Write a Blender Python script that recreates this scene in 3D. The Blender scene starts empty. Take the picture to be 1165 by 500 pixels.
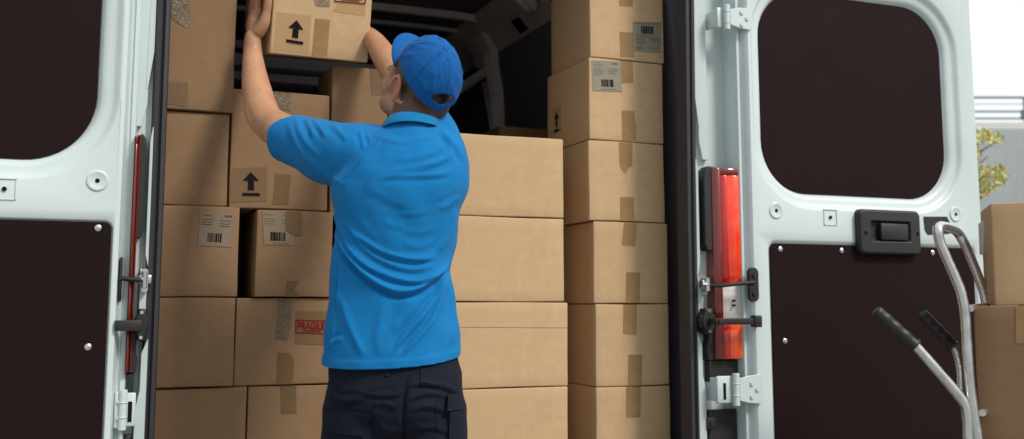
import bpy, bmesh, math, random
import numpy as np
from mathutils import Vector, Matrix, Euler
random.seed(7); np.random.seed(7)
C = bpy.context.scene.collection
SC = bpy.context.scene
PI = math.pi
def R(d): return math.radians(d)

# ------------------------------------------------------------------ camera geometry (world = van axes, metres)
YAW, PITCH, F, CX, CY = R(21.9), R(7.03), 1200.0, 582.5, 200.0
CAM = Vector((0, -2.87, 1.14))
RT = Vector((math.cos(YAW), -math.sin(YAW), 0)); FH = Vector((math.sin(YAW), math.cos(YAW), 0)); ZZ = Vector((0, 0, 1))
FW = FH*math.cos(PITCH) + ZZ*math.sin(PITCH); UPV = ZZ*math.cos(PITCH) - FH*math.sin(PITCH)
def ray(px, py): return FW + RT*((px-CX)/F) - UPV*((py-CY)/F)
def onY(px, py, Y):                      # point of the plane y = Y seen at (px, py)
    d = ray(px, py); return CAM + d*((Y-CAM.y)/d.y)
def onX(px, py, X):
    d = ray(px, py); return CAM + d*((X-CAM.x)/d.x)
def onZ(px, py, Z):
    d = ray(px, py); return CAM + d*((Z-CAM.z)/d.z)
def onD(px, py, D):                      # point at horizontal distance D
    d = ray(px, py); return CAM + d*(D/d.dot(FH))
def proj(p):
    v = Vector(p)-CAM; return CX+F*v.dot(RT)/v.dot(FW), CY-F*v.dot(UPV)/v.dot(FW)

# ------------------------------------------------------------------ scene graph helpers
def tag(o, label=None, cat=None, group=None, kind=None):
    if label: o['label'] = label
    if cat: o['category'] = cat
    if group: o['group'] = group
    if kind: o['kind'] = kind
    return o
def empty(name, loc=(0,0,0), rot=(0,0,0), label=None, cat=None, group=None, parent=None):
    o = bpy.data.objects.new(name, None); C.objects.link(o); o.location = loc; o.rotation_euler = rot
    o.empty_display_size = .1
    if parent: o.parent = parent
    return tag(o, label, cat, group)
def link(name, me, mats, parent=None, smooth=None):
    o = bpy.data.objects.new(name, me); C.objects.link(o)
    if not isinstance(mats, (list, tuple)): mats = [mats]
    for m in mats: me.materials.append(m)
    if smooth is not None:
        for p in me.polygons: p.use_smooth = smooth
    if parent is not None: o.parent = parent
    return o
class MB:
    """collects shapes into one bmesh"""
    def __init__(s): s.bm = bmesh.new(); s.mi = 0
    def _tagf(s, faces):
        for f in faces: f.material_index = s.mi
    def box(s, lo, hi, bev=0.0, seg=2, M=None):
        lo = Vector(lo); hi = Vector(hi)
        r = bmesh.ops.create_cube(s.bm, size=1.0); vs = r['verts']
        for v in vs:
            v.co = Vector([lo[i]+(v.co[i]+.5)*(hi[i]-lo[i]) for i in range(3)])
        fs = list({f for v in vs for f in v.link_faces})
        s._tagf(fs)
        if bev > 0:
            es = list({e for v in vs for e in v.link_edges})
            rr = bmesh.ops.bevel(s.bm, geom=es, offset=bev, segments=seg, affect='EDGES', profile=.5)
            s._tagf(rr['faces']); vs = list({v for f in rr['faces'] for v in f.verts} | {v for v in vs if v.is_valid})
        if M is not None:
            for v in vs: v.co = M @ v.co
        return vs
    def cyl(s, p0, p1, r0, r1=None, n=20, caps=True):
        r1 = r0 if r1 is None else r1
        return s.tube([p0, p1], [r0, r1], n, caps)
    def tube(s, pts, rad, n=16, caps=True, flat=1.0, updir=None):
        pts = [Vector(p) for p in pts]
        if not isinstance(rad, (list, tuple)): rad = [rad]*len(pts)
        rings = []; prev = None
        for i, p in enumerate(pts):
            t = (pts[min(i+1, len(pts)-1)]-pts[max(i-1, 0)]).normalized()
            if prev is None:
                a = updir or (Vector((0,0,1)) if abs(t.z) < .9 else Vector((1,0,0)))
                x = (Vector(a)-t*Vector(a).dot(t)).normalized()
            else: x = (prev-t*prev.dot(t)).normalized()
            prev = x; y = t.cross(x)
            ring = [s.bm.verts.new(p + (x*math.cos(2*PI*k/n) + y*math.sin(2*PI*k/n)*flat)*rad[i]) for k in range(n)]
            rings.append(ring)
        fs = []
        for a, b in zip(rings, rings[1:]):
            for k in range(n): fs.append(s.bm.faces.new((a[k], a[(k+1)%n], b[(k+1)%n], b[k])))
        if caps: fs.append(s.bm.faces.new(rings[0][::-1])); fs.append(s.bm.faces.new(rings[-1]))
        s._tagf(fs); return rings
    def prism(s, poly, y0, y1, axis='y', M=None):
        """extrude a 2D polygon (a,b); axis y -> (a,y,b); axis z -> (a,b,z); axis x -> (x,a,b)"""
        def mk(a, b, c): return Vector({'y': (a, c, b), 'z': (a, b, c), 'x': (c, a, b)}[axis])
        A = [s.bm.verts.new(mk(a, b, y0)) for a, b in poly]; B = [s.bm.verts.new(mk(a, b, y1)) for a, b in poly]
        if M is not None:
            for v in A+B: v.co = M @ v.co
        n = len(poly); fs = [s.bm.faces.new(A), s.bm.faces.new(B[::-1])]
        for k in range(n): fs.append(s.bm.faces.new((A[k], B[k], B[(k+1)%n], A[(k+1)%n])))
        s._tagf(fs); return A+B
    def loops(s, loops, close=True, cap0=False, cap1=False):
        rr = [[s.bm.verts.new(Vector(p)) for p in L] for L in loops]; fs = []
        n = len(rr[0])
        for a, b in zip(rr, rr[1:]):
            for k in range(n if close else n-1): fs.append(s.bm.faces.new((a[k], a[(k+1)%n], b[(k+1)%n], b[k])))
        if cap0: fs.append(s.bm.faces.new(rr[0][::-1]))
        if cap1: fs.append(s.bm.faces.new(rr[-1]))
        s._tagf(fs); return rr
    def ball(s, c, r, n=16, M=None):
        v0 = bmesh.ops.create_uvsphere(s.bm, u_segments=n*2, v_segments=n, radius=1.0)['verts']
        rr = r if isinstance(r, (tuple, list, Vector)) else (r, r, r)
        for v in v0:
            v.co = Vector((v.co.x*rr[0], v.co.y*rr[1], v.co.z*rr[2]))
            if M is not None: v.co = M @ v.co
            v.co += Vector(c)
        s._tagf({f for v in v0 for f in v.link_faces}); return v0
    def mesh(s, name, recalc=True):
        if recalc: bmesh.ops.recalc_face_normals(s.bm, faces=s.bm.faces)
        me = bpy.data.meshes.new(name); s.bm.to_mesh(me); s.bm.free(); return me
    def build(s, name, mats, parent=None, smooth=None, auto=None, bevel=None):
        me = s.mesh(name); o = link(name, me, mats, parent, smooth)
        if auto is not None:
            for p in me.polygons: p.use_smooth = True
            me.set_sharp_from_angle(angle=R(auto))
        if bevel:
            m = o.modifiers.new('bevel', 'BEVEL'); m.width = bevel; m.segments = 2; m.limit_method = 'ANGLE'; m.angle_limit = R(35)
            m.harden_normals = False
        return o

# ------------------------------------------------------------------ materials
def srgb(r, g, b):
    f = lambda c: (c/255/12.92) if c/255 <= .04045 else ((c/255+.055)/1.055)**2.4
    return (f(r), f(g), f(b), 1)
class Mat:
    def __init__(s, name, base, rough=.6, metal=0., spec=.5, coat=0.):
        s.m = bpy.data.materials.new(name); s.m.use_nodes = True; s.nt = s.m.node_tree
        s.b = s.nt.nodes['Principled BSDF']
        s.b.inputs['Base Color'].default_value = (*base[:3], 1); s.b.inputs['Roughness'].default_value = rough
        s.b.inputs['Metallic'].default_value = metal; s.b.inputs['Specular IOR Level'].default_value = spec
        if coat: s.b.inputs['Coat Weight'].default_value = coat; s.b.inputs['Coat Roughness'].default_value = .12
        s.base = base; s._co = None
    def n(s, t, **kw):
        nd = s.nt.nodes.new(t)
        for k, v in kw.items():
            if k in nd.inputs: nd.inputs[k].default_value = v
            else: setattr(nd, k, v)
        return nd
    def l(s, a, b): s.nt.links.new(a, b)
    @property
    def co(s):
        if s._co is None: s._co = s.n('ShaderNodeTexCoord').outputs['Object']
        return s._co
    def mapped(s, scale=(1,1,1), src=None):
        mp = s.n('ShaderNodeMapping'); mp.inputs['Scale'].default_value = scale; s.l(src or s.co, mp.inputs['Vector']); return mp.outputs[0]
    def noise(s, scale, detail=3, rough=.55, vec=None, dist=0):
        t = s.n('ShaderNodeTexNoise'); t.inputs['Scale'].default_value = scale; t.inputs['Detail'].default_value = detail
        t.inputs['Roughness'].default_value = rough; t.inputs['Distortion'].default_value = dist
        s.l(vec or s.co, t.inputs['Vector']); return t.outputs['Fac']
    def ramp(s, fac, stops):
        r = s.n('ShaderNodeValToRGB'); e = r.color_ramp.elements
        while len(e) < len(stops): e.new(.5)
        for el, (p, c) in zip(e, stops): el.position = p; el.color = (*c[:3], 1) if hasattr(c, '__len__') else (c, c, c, 1)
        s.l(fac, r.inputs[0]); return r.outputs['Color']
    def mix(s, fac, a, b, mode='MIX'):
        m = s.n('ShaderNodeMix', data_type='RGBA', blend_type=mode)
        for i, v in ((0, fac), (6, a), (7, b)):
            if hasattr(v, 'node'): s.l(v, m.inputs[i])
            else: m.inputs[i].default_value = v if i == 0 else (*v[:3], 1)
        return m.outputs[2]
    def color(s, out): s.l(out, s.b.inputs['Base Color'])
    def rough(s, out): s.l(out, s.b.inputs['Roughness'])
    def bump(s, h, strength=.2, dist=.001):
        b = s.n('ShaderNodeBump'); b.inputs['Strength'].default_value = strength; b.inputs['Distance'].default_value = dist
        prev = s.b.inputs['Normal'].links
        if prev: s.l(prev[0].from_socket, b.inputs['Normal'])
        s.l(h, b.inputs['Height']); s.l(b.outputs[0], s.b.inputs['Normal'])
def sc(c, k): return (c[0]*k, c[1]*k, c[2]*k, 1)

def cardboard(name, base):
    m = Mat(name, base, .82, spec=.25)
    info = m.n('ShaderNodeObjectInfo')
    big = m.noise(2.3, 3, .6); fib = m.noise(190, 3, .8, m.mapped((1, 1, .5))); blot = m.noise(30, 5, .65)
    c = m.mix(m.ramp(big, [(.3, 0), (.7, 1)]), sc(base, .93), sc(base, 1.06))
    c = m.mix(m.ramp(blot, [(.35, 0), (.75, 1)]), c, sc(base, .9), 'MIX')
    c = m.mix(.28, c, m.ramp(fib, [(.3, (.72,.7,.67)), (.5, (1,1,1)), (.72, (1.0,1.0,1.0))]), 'MULTIPLY')
    c = m.mix(m.ramp(info.outputs['Random'], [(0, 0), (1, 1)]), m.mix(1, c, (.93,.92,.9), 'MULTIPLY'), c)
    sc_ = m.noise(7, 6, .75, m.mapped((1, 1, 3.2)), 1.1); c = m.mix(m.ramp(sc_, [(.60, 0), (.72, .14)]), c, sc(base, 1.18))
    st = m.noise(3.1, 4, .6, m.mapped((1.7, 1, 1))); c = m.mix(m.ramp(st, [(.58, 0), (.72, .35)]), c, sc(base, .80))
    m.color(c)
    w = m.n('ShaderNodeTexWave', wave_type='BANDS', bands_direction='X'); w.inputs['Scale'].default_value = 48; w.inputs['Distortion'].default_value = .4
    m.l(m.co, w.inputs['Vector']); m.bump(w.outputs['Fac'], .10, .0005)
    m.bump(m.noise(9, 4, .5), .25, .004); m.bump(fib, .12, .0006)
    return m.m
M = {}
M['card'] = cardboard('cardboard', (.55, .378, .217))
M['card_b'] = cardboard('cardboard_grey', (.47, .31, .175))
M['card_c'] = cardboard('cardboard_shaded', (.25, .152, .082))  # same tan card, with the shade of the left stacks put into its colour
t = Mat('packing_tape', (.33, .215, .115), .35, spec=.15)
tn = t.noise(16, 4, .6, t.mapped((1, 1, 1.6)), 1.2)
t.color(t.mix(t.ramp(tn, [(.4, 0), (.7, 1)]), (.29, .178, .084), (.335, .208, .102)))
t.bump(tn, .35, .002); t.rough(t.ramp(tn, [(.3, .34), (.7, .55)])); M['tape'] = t.m
t = Mat('tape_clear_crinkled', (.37, .275, .18), .2, spec=.6)
tn = t.noise(45, 5, .7, None, 2.5)
t.color(t.ramp(tn, [(.40, (.23, .155, .088)), (.54, (.25, .17, .10)), (.57, (.33, .26, .175)), (.60, (.24, .165, .10))])); t.bump(tn, .9, .003); M['crinkle'] = t.m
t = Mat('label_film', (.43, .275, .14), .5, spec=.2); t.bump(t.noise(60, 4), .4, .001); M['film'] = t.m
t = Mat('label_film_shaded', (.175, .10, .048), .4, spec=.4); t.bump(t.noise(60, 4), .4, .001); M['film_b'] = t.m  # film darkened to go with the shade coloured into the left cartons
t = Mat('packing_tape_shaded', (.15, .088, .042), .38, spec=.4); t.bump(t.noise(22, 4, .6, None, 1.2), .4, .002); M['tape_b'] = t.m  # tape copy for the left cartons, shade included in its colour
t = Mat('tape_shaded_crinkled', (.2, .14, .08), .3, spec=.5); tn = t.noise(45, 5, .7, None, 2.5); t.color(t.ramp(tn, [(.40, (.12, .075, .038)), (.54, (.145, .093, .05)), (.57, (.19, .135, .08)), (.60, (.14, .09, .05))])); t.bump(tn, .9, .003); M['crinkle_b'] = t.m  # crinkled tape copy, toned down for the painted shade at left
t = Mat('label_paper', (.36, .335, .25), .55); t.color(t.mix(t.noise(90, 3), (.215, .20, .145), (.26, .24, .175))); M['paper'] = t.m
t = Mat('label_paper_worn', (.30, .23, .15), .5)
wv = t.n('ShaderNodeTexWave', wave_type='BANDS', bands_direction='X'); wv.inputs['Scale'].default_value = 120; t.l(t.co, wv.inputs['Vector'])
t.color(t.mix(t.ramp(wv.outputs['Fac'], [(.4, 0), (.6, 1)]), (.24, .155, .085), (.17, .14, .105))); M['paper_worn'] = t.m
M['ink'] = Mat('black_ink', (.010, .008, .010), .8, spec=.1).m
M['ink_soft'] = Mat('grey_ink', (.085, .08, .065), .8, spec=.1).m
M['red_ink'] = Mat('red_ink', (.22, .010, .008), .8, spec=.1).m

def paint(name, base, rough=.32):
    m = Mat(name, base, rough, spec=.5, coat=.35)
    d = m.noise(3.2, 5, .62); d2 = m.noise(60, 4, .7)
    c = m.mix(m.ramp(d, [(.38, 0), (.72, 1)]), base, (base[0]*.90, base[1]*.895, base[2]*.87))
    c = m.mix(m.ramp(d2, [(.60, 0), (.80, .55)]), c, (base[0]*.72, base[1]*.70, base[2]*.64))
    m.color(c); m.rough(m.ramp(d, [(.3, rough-.06), (.7, rough+.14)])); m.bump(m.noise(7, 2), .05, .004)
    return m.m
M['paint'] = paint('white_van_paint', (.57, .655, .67))
M['paint_jamb'] = paint('white_jamb_paint', (.50, .58, .58), .4)
t = Mat('rubber_seal', (.026, .026, .032), .55); t.bump(t.noise(50, 3), .3, .002); M['rubber'] = t.m
t = Mat('black_plastic', (.014, .013, .014), .5); t.bump(t.noise(350, 2), .25, .0006); M['plastic'] = t.m
t = Mat('hardboard', (.030, .020, .021), .66, spec=.08)
hb = t.noise(260, 3, .7); t.color(t.mix(t.ramp(hb, [(.35, 0), (.7, 1)]), (.010, .0042, .0046), (.019, .0088, .0092))); t.bump(hb, .35, .0008)
t.rough(t.ramp(t.noise(4, 4), [(.3, .5), (.7, .72)])); M['board'] = t.m
t = Mat('zinc', (.62, .64, .66), .3, metal=1); M['zinc'] = t.m
t = Mat('steel_tube', (.60, .61, .62), .24, metal=1); t.rough(t.ramp(t.noise(35, 5, .7), [(.3, .16), (.7, .42)])); t.color(t.mix(t.ramp(t.noise(14, 4), [(.5, 0), (.75, 1)]), (.66, .67, .68), (.46, .44, .41))); M['chrome'] = t.m
t = Mat('lens_red', (.62, .022, .008), .12, spec=.6, coat=.6); wv = t.n('ShaderNodeTexWave', wave_type='BANDS', bands_direction='X'); wv.inputs['Scale'].default_value = 28
t.l(t.co, wv.inputs['Vector']); t.bump(wv.outputs['Fac'], .15, .002)
t.color(t.mix(t.ramp(t.noise(18, 2), [(.35, 0), (.65, 1)]), (.95, .032, .008), (1.0, .08, .014))); M['red'] = t.m
M['midred'] = Mat('lens_mid_red', (.50, .016, .007), .14, spec=.6, coat=.6).m
t = Mat('lens_dark_red', (.16, .012, .008), .12, spec=.6, coat=.6); M['darkred'] = t.m
t = Mat('lens_orange_red', (.85, .10, .02), .12, spec=.6, coat=.6); M['orangered'] = t.m
t = Mat('lens_clear', (.62, .60, .55), .15, spec=.6, coat=.5); M['clear'] = t.m
t = Mat('van_lining', (.012, .012, .016), .9, spec=.15); t.color(t.mix(t.noise(90, 4, .7), (.11, .10, .125), (.18, .165, .195))); t.bump(t.noise(60, 4), .5, .003); M['lining'] = t.m
t = Mat('van_inner_metal', (.045, .040, .039), .5, spec=.4); t.color(t.mix(t.ramp(t.noise(6, 4), [(.4, 0), (.7, 1)]), (.62, .56, .54), (.46, .41, .40))); M['rib'] = t.m
t = Mat('van_floor', (.06, .05, .045), .6); M['floor'] = t.m
t = Mat('lamp_glass', (.42, .46, .45), .12, spec=.7, coat=.5); M['lampglass'] = t.m
t = Mat('pale_tube', (.50, .55, .50), .4); M['paletube'] = t.m
t = Mat('concrete_paving', (.29, .285, .275), .9, spec=.3); a = t.noise(240, 5, .75); t.color(t.mix(t.ramp(a, [(.3, 0), (.7, 1)]), (.24, .235, .225), (.34, .335, .32))); t.bump(a, .7, .004); M['asphalt'] = t.m
t = Mat('concrete', (.24, .27, .29), .85, spec=.3); a = t.noise(3, 6, .7); b = t.noise(30, 5, .7)
t.color(t.mix(.5, t.ramp(a, [(.3, (.27, .30, .315)), (.7, (.37, .40, .41))]), t.ramp(b, [(.3, (.25, .275, .29)), (.7, (.40, .425, .44))]))); t.bump(b, .5, .01); M['concrete'] = t.m
t = Mat('pale_concrete', (.62, .62, .60), .8, spec=.3); t.color(t.mix(t.noise(4, 5), (.55, .55, .53), (.68, .68, .66))); M['paleconc'] = t.m
M['railpaint'] = Mat('rail_paint', (.14, .18, .15), .5).m
def fabric(name, a, b, scale=900, bump=.35, rough=.85, sheen=.2):
    m = Mat(name, a, rough, spec=.2); m.b.inputs['Sheen Weight'].default_value = sheen; m.b.inputs['Sheen Roughness'].default_value = .5
    k = m.noise(scale, 2, .6); g = m.noise(210, 2, .8)
    c = m.mix(m.ramp(k, [(.3, 0), (.7, 1)]), a, b); c = m.mix(1., c, m.ramp(g, [(.3, .91), (.7, 1.07)]), 'MULTIPLY'); m.color(c); m.bump(g, .25, .0015); m.bump(k, bump, .0006); m.bump(m.noise(38, 3), .15, .002); return m.m
M['polo'] = fabric('blue_polo_knit', (.002, .138, .375), (.003, .180, .455), 650, .6, sheen=.05)
M['polo_rib'] = fabric('blue_collar_knit', (.002, .140, .34), (.003, .17, .395), 500, sheen=.05)
M['cap'] = fabric('blue_cap_cotton', (.001, .075, .28), (.002, .10, .345), 700, .4, sheen=.04)
M['trouser'] = fabric('navy_workwear', (.0032, .0046, .0120), (.0070, .0095, .0225), 600, .5, sheen=.03)
M['boot'] = Mat('boot_leather', (.02, .016, .014), .5).m
M['sole'] = Mat('boot_sole', (.012, .012, .012), .8).m
t = Mat('skin', (.50, .285, .19), .5, spec=.4); t.b.inputs['Subsurface Weight'].default_value = .12; t.b.inputs['Subsurface Radius'].default_value = (.012, .005, .003); t.b.inputs['Subsurface Scale'].default_value = 1
at = t.n('ShaderNodeAttribute', attribute_name='hair'); at2 = t.n('ShaderNodeAttribute', attribute_name='blush')
c = t.mix(t.ramp(t.noise(22, 5, .65), [(.35, 0), (.7, 1)]), (.47, .250, .145), (.37, .182, .102))
c = t.mix(at2.outputs['Fac'], c, (.50, .20, .135))
hn = t.ramp(t.noise(380, 3, .8), [(.35, (.022, .013, .009)), (.65, (.13, .078, .05))])
c = t.mix(at.outputs['Fac'], c, hn); t.color(c); t.bump(t.noise(260, 3), .2, .0008); M['skin'] = t.m
M['eye'] = Mat('eye_white', (.75, .72, .68), .15).m
M['iris'] = Mat('eye_iris', (.06, .035, .02), .1).m
M['leaf'] = Mat('leaf_yellow_green', (.42, .43, .12), .6).m
M['leaf2'] = Mat('leaf_pale', (.62, .58, .30), .6).m
M['flower'] = Mat('orange_blossom', (.75, .16, .05), .6).m
M['bark'] = Mat('bark', (.10, .075, .055), .9).m
M['bush'] = Mat('bush_bark_leaf', (.05, .07, .03), .8).m
M['label_white'] = Mat('label_white', (.55, .56, .52), .5).m

t = Mat('rubbed_board', (.30, .185, .102), .5); t.bump(t.noise(40, 4), .2, .001); M['rub'] = t.m
# ================================================================== SETTING
def quad_sheet(name, x0, x1, y0, y1, z, mat):
    mb = MB(); mb.bm.faces.new([mb.bm.verts.new(p) for p in ((x0,y0,z),(x1,y0,z),(x1,y1,z),(x0,y1,z))])
    return mb.build(name, mat)
g = quad_sheet('paved_ground', -150, 150, -150, 150, 0, M['asphalt']); tag(g, kind='structure')

# frame aligned with the view for the wall far behind
def VF(lat, dep, z): return Vector((CAM.x, CAM.y, 0)) + RT*lat + FH*dep + ZZ*z
MV = Matrix.Rotation(-YAW, 4, 'Z'); MV.translation = Vector((CAM.x, CAM.y, 0))      # local x = RT, y = FH
mb = MB(); mb.box((-14, 12, -.1), (22, 12.4, 3.17), .02)
w = mb.build('retaining_wall', M['concrete'], auto=35); w.matrix_world = MV
tag(w, 'grey concrete wall behind the open right van door', 'wall')
mb = MB(); mb.box((-14, 12.25, 3.17), (22, 12.6, 3.29), .01); cp = mb.build('wall_coping', M['paleconc'], w)
rl = empty('railing', label='thin grey green metal railing running along the top of the concrete wall', cat='railing'); rl.matrix_world = MV
for k, (z, r) in enumerate(((3.61, .016), (3.53, .006), (3.44, .014), (3.355, .014))):
    mb = MB(); mb.cyl((-14, 12.4, z), (22, 12.4, z), r, n=10); mb.build('rail', M['railpaint'], rl, auto=40)
for k in range(18):
    x = 5.33-12*1.0+k*1.6-6.4
    mb = MB(); mb.box((x-.02, 12.38, 3.29), (x+.02, 12.42, 3.61), .004); mb.box((x-.05, 12.37, 3.34), (x+.05, 12.43, 3.46), .004)
    mb.build('post', M['railpaint'], rl, auto=40)

# flowering tree between van and wall
def tree():
    t = empty('flowering_tree', label='small flowering tree with yellow green leaves and orange blossom showing past the right van door', cat='tree')
    rnd = random.Random(5)
    base = VF(3.02, 6.2, 0); t.location = base; D = 6.2
    mb = MB()
    loc = lambda px, py, d=D: onD(px, py, d)-base
    top = loc(1100, 160)
    mb.tube([(0,0,0), Vector((.02,.01,.6)), Vector((-.03,.02,1.2)), loc(1098, 260), top], [.05,.042,.034,.024,.008], 10)
    tips = [(1118,158),(1136,160),(1124,178),(1137,196),(1143,206),(1122,216),(1120,200),(1075,150),(1060,190),(1085,220),(1095,130),(1112,173),(1130,215)]
    for x, y in tips:
        s = loc(1098, min(260, y+35)); mb.tube([s, s.lerp(loc(x, y), .5)+Vector((0,0,.03)), loc(x, y, D+rnd.uniform(-.25,.25))], [.010,.006,.003], 6)
    mb.build('trunk', M['bark'], t, auto=60)
    lf = MB()
    clumps = [(1117,154,12,8),(1132,158,9,6),(1112,175,5,7),(1118,196,12,9),(1136,196,10,8),(1124,210,13,8),(1141,204,6,6),(1116,219,8,5),(1075,150,14,10),(1060,188,15,11),(1085,216,14,9),(1093,128,10,8)]
    for (x, y, rx, ry) in clumps:
        for _ in range(int(rx*ry*.95)):
            a = rnd.random()*2*PI; q = math.sqrt(rnd.random())
            p = loc(x+rx*q*math.cos(a), y+ry*q*math.sin(a), D+rnd.uniform(-.22,.22))
            s = rnd.uniform(.012, .024); n = Euler((rnd.uniform(0,PI), rnd.uniform(0,PI), rnd.uniform(0,PI))).to_matrix()
            lf.mi = 0 if rnd.random() < .55 else 1
            vs = [lf.bm.verts.new(p+n@Vector(c)*s) for c in ((-1,0,0),(-.3,.5,.1),(1.2,0,-.1),(-.3,-.5,.1))]
            f = lf.bm.faces.new(vs); f.material_index = lf.mi
    lf.build('leaves', [M['leaf'], M['leaf2']], t)
    fl = MB()
    for (x, y) in ((1124,153),(1114,175),(1123,198),(1139,191),(1124,219),(1070,160),(1088,210),(1062,194)):
        p = loc(x, y, D-.2)
        for k in range(5):
            a = k*2*PI/5; v = [p, p+RT*.009*math.cos(a-.5)+ZZ*.009*math.sin(a-.5)-FH*.004, p+RT*.013*math.cos(a)+ZZ*.013*math.sin(a)-FH*.002, p+RT*.009*math.cos(a+.5)+ZZ*.009*math.sin(a+.5)-FH*.004]
            fl.bm.faces.new([fl.bm.verts.new(q) for q in v])
    fl.build('blossom', M['flower'], t)
tree()

# ================================================================== VAN
van = empty('cargo_van', (.955, 0, 0), label='white cargo van seen from behind with both rear doors swung open and boxes inside', cat='van')
def V(o): o.parent = van; o.location = (-.955, 0, 0); return o           # parts are built in world axes
ZT = 2.52
def body_side(sgn):
    """rear corner pillar profile extruded upwards; x given for the right side and mirrored about the opening's middle"""
    fx = (lambda x: x) if sgn > 0 else (lambda x: 1.915-x)
    mb = MB()
    prof = [(1.866,.16),(1.752,.010),(1.752,.004),(1.760,.002),(1.764,-.010),(1.770,-.015),(1.777,-.010),(1.781,.004),(1.786,.007),(1.791,.000),(1.822,.000),(1.828,.008),(1.84,.012),(1.985,.012),(2.015,.03),(2.03,.07),(2.035,.16)]
    mb.prism([(fx(x), y) for x, y in prof], .60, ZT, 'z')
    # pressed panel above the lamp, its lower end cut at a slant
    mb.prism([(fx(x), z) for x, z in ((1.788,1.66),(1.800,1.60),(1.822,1.60),(1.822,ZT),(1.792,ZT),(1.784,2.0))], -.016, .006, 'y')
    mb.prism([(fx(x), z) for x, z in ((1.776,1.80),(1.788,1.70),(1.794,1.70),(1.788,2.05),(1.788,ZT),(1.776,ZT))], -.017, .006, 'y')
    # recesses and lugs down the jamb
    mb.prism([(fx(x), z) for x, z in ((1.766,1.22),(1.778,1.27),(1.778,1.56),(1.772,1.60),(1.769,1.60),(1.767,1.28))], -.024, .0, 'y')
    mb.prism([(fx(x), z) for x, z in ((1.762,.66),(1.788,.66),(1.788,.88),(1.778,.93),(1.778,1.02),(1.762,1.06))], -.026, .0, 'y')
    mb.prism([(fx(x), z) for x, z in ((1.766,1.07),(1.788,1.09),(1.788,1.235),(1.766,1.22))], -.022, .0, 'y')
    o = V(mb.build('rear_pillar', M['paint_jamb'], auto=30, bevel=.003))
    return o, fx
for sgn in (1, -1):
    pil, fx = body_side(sgn)
    def sub(mb, name, mat, par=None, **kw):
        return V(mb.build(name, mat, **kw)) if par is None else mb.build(name, mat, par, **kw)
    # side wall of the body behind the pillar
    mb = MB()
    mb.loops([[(fx(2.035), y, .45), (fx(2.05), y, 1.0), (fx(2.04), y, 1.6), (fx(1.985), y, 2.35), (fx(1.93), y, 2.56), (fx(1.91), y, 2.56), (fx(1.965), y, 2.33), (fx(2.01), y, 1.6), (fx(2.02), y, 1.0), (fx(2.0), y, .45)] for y in (.16, 3.7)], True, True, True)
    sub(mb, 'side_panel', M['paint'], auto=30)
    # lamp
    lamp = empty('tail_light', (0,0,0)); lamp.parent = van; lamp.location = (-.955, 0, 0)
    lx = (lambda x: x) if sgn > 0 else (lambda x: .1135-(x-1.816)*.14 if x > 1.816 else .1135+(1.816-x)*.55)
    mb = MB(); mb.prism([(lx(x), z) for x, z in ((1.788,1.33),(1.798,1.31),(1.83,1.31),(1.83,1.575),(1.806,1.578),(1.792,1.565),(1.788,1.54))], -.040, .004, 'y')
    mb.build('lamp_housing', M['plastic'], lamp, auto=30, bevel=.003)
    mb = MB(); mb.prism([(lx(x), z) for x, z in ((1.799,.972),(1.9035,.972),(1.9035,.905),(1.799,.905))], -.030, .004, 'y'); mb.build('lamp_base', M['plastic'], lamp, auto=30, bevel=.003)
    mb = MB(); mb.prism([(lx(x), z) for x, z in ((1.794,1.075),(1.83,1.075),(1.83,.972),(1.794,.972),(1.790,1.01),(1.798,1.04))], -.034, .004, 'y')
    mb.build('lamp_housing', M['plastic'], lamp, auto=30, bevel=.003)
    def lens(x0, x1, z0, z1, yf, name, mat):
        mb = MB(); n = 8
        L = []
        for z in (z0, z0+.004, z1-.004, z1):
            ins = .003 if z in (z0, z1) else 0
            row = [(lx(x0), .0, z)] + [(lx(x0+(x1-x0)*k/n), yf-.016*math.sin(PI*k/n*.5+.3)+ins, z) for k in range(n+1)] + [(lx(x1), .0, z)]
            L.append(row)
        mb.loops(L, True, True, True); return mb.build(name, mat, lamp, auto=40)
    X1 = 1.9035
    lens(1.815, 1.839, .976, 1.572, -.038, 'lens_edge', M['darkred'])
    lens(1.8395, X1, 1.55, 1.572, -.040, 'lens_edge', M['darkred'])
    if sgn > 0: lens(1.8395, 1.862, 1.205, 1.549, -.041, 'lens_edge', M['midred']); lens(1.8395, 1.862, .976, 1.092, -.041, 'lens_edge', M['midred'])
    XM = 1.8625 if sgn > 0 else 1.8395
    lens(XM, X1, 1.205, 1.549, -.044, 'red_lens', M['red'] if sgn > 0 else M['darkred'])  # left lamp: its shade is painted in, dark red replaces these lens colours
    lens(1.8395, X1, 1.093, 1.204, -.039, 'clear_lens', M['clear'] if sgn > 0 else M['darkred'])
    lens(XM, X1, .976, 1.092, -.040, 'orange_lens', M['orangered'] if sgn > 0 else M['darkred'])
    if sgn > 0:
        for z in (1.152, 1.138):
            mb = MB(); mb.box((1.872, -.064, z), (1.878, -.050, z+.006)); mb.build('lamp_marking', M['ink'], lamp)
    # black trim under the lamp
    mb = MB(); mb.box((min(lx(1.80), lx(1.9035)), -.018, .60), (max(lx(1.80), lx(1.9035)), .004, .82), .004); sub(mb, 'bumper_corner', M['plastic'], auto=30)
    mb = MB(); q_ = 1.800 if sgn > 0 else .122; mb.box((q_-.014, -.034, .765), (q_+.014, -.012, .80), .003); mb.cyl((q_, -.038, .783), (q_, -.03, .783), .007); sub(mb, 'trim_clip', M['plastic'], auto=30)

    # ---- door
    dr = empty('rear_door', (fx(1.89)-.955, 0, 0)); dr.parent = van
    off = -fx(1.89)
    def D(o): o.location.x = off; return o
    if sgn < 0: fd = lambda x: .078-(x-1.89)
    else: fd = lambda x: x
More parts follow.
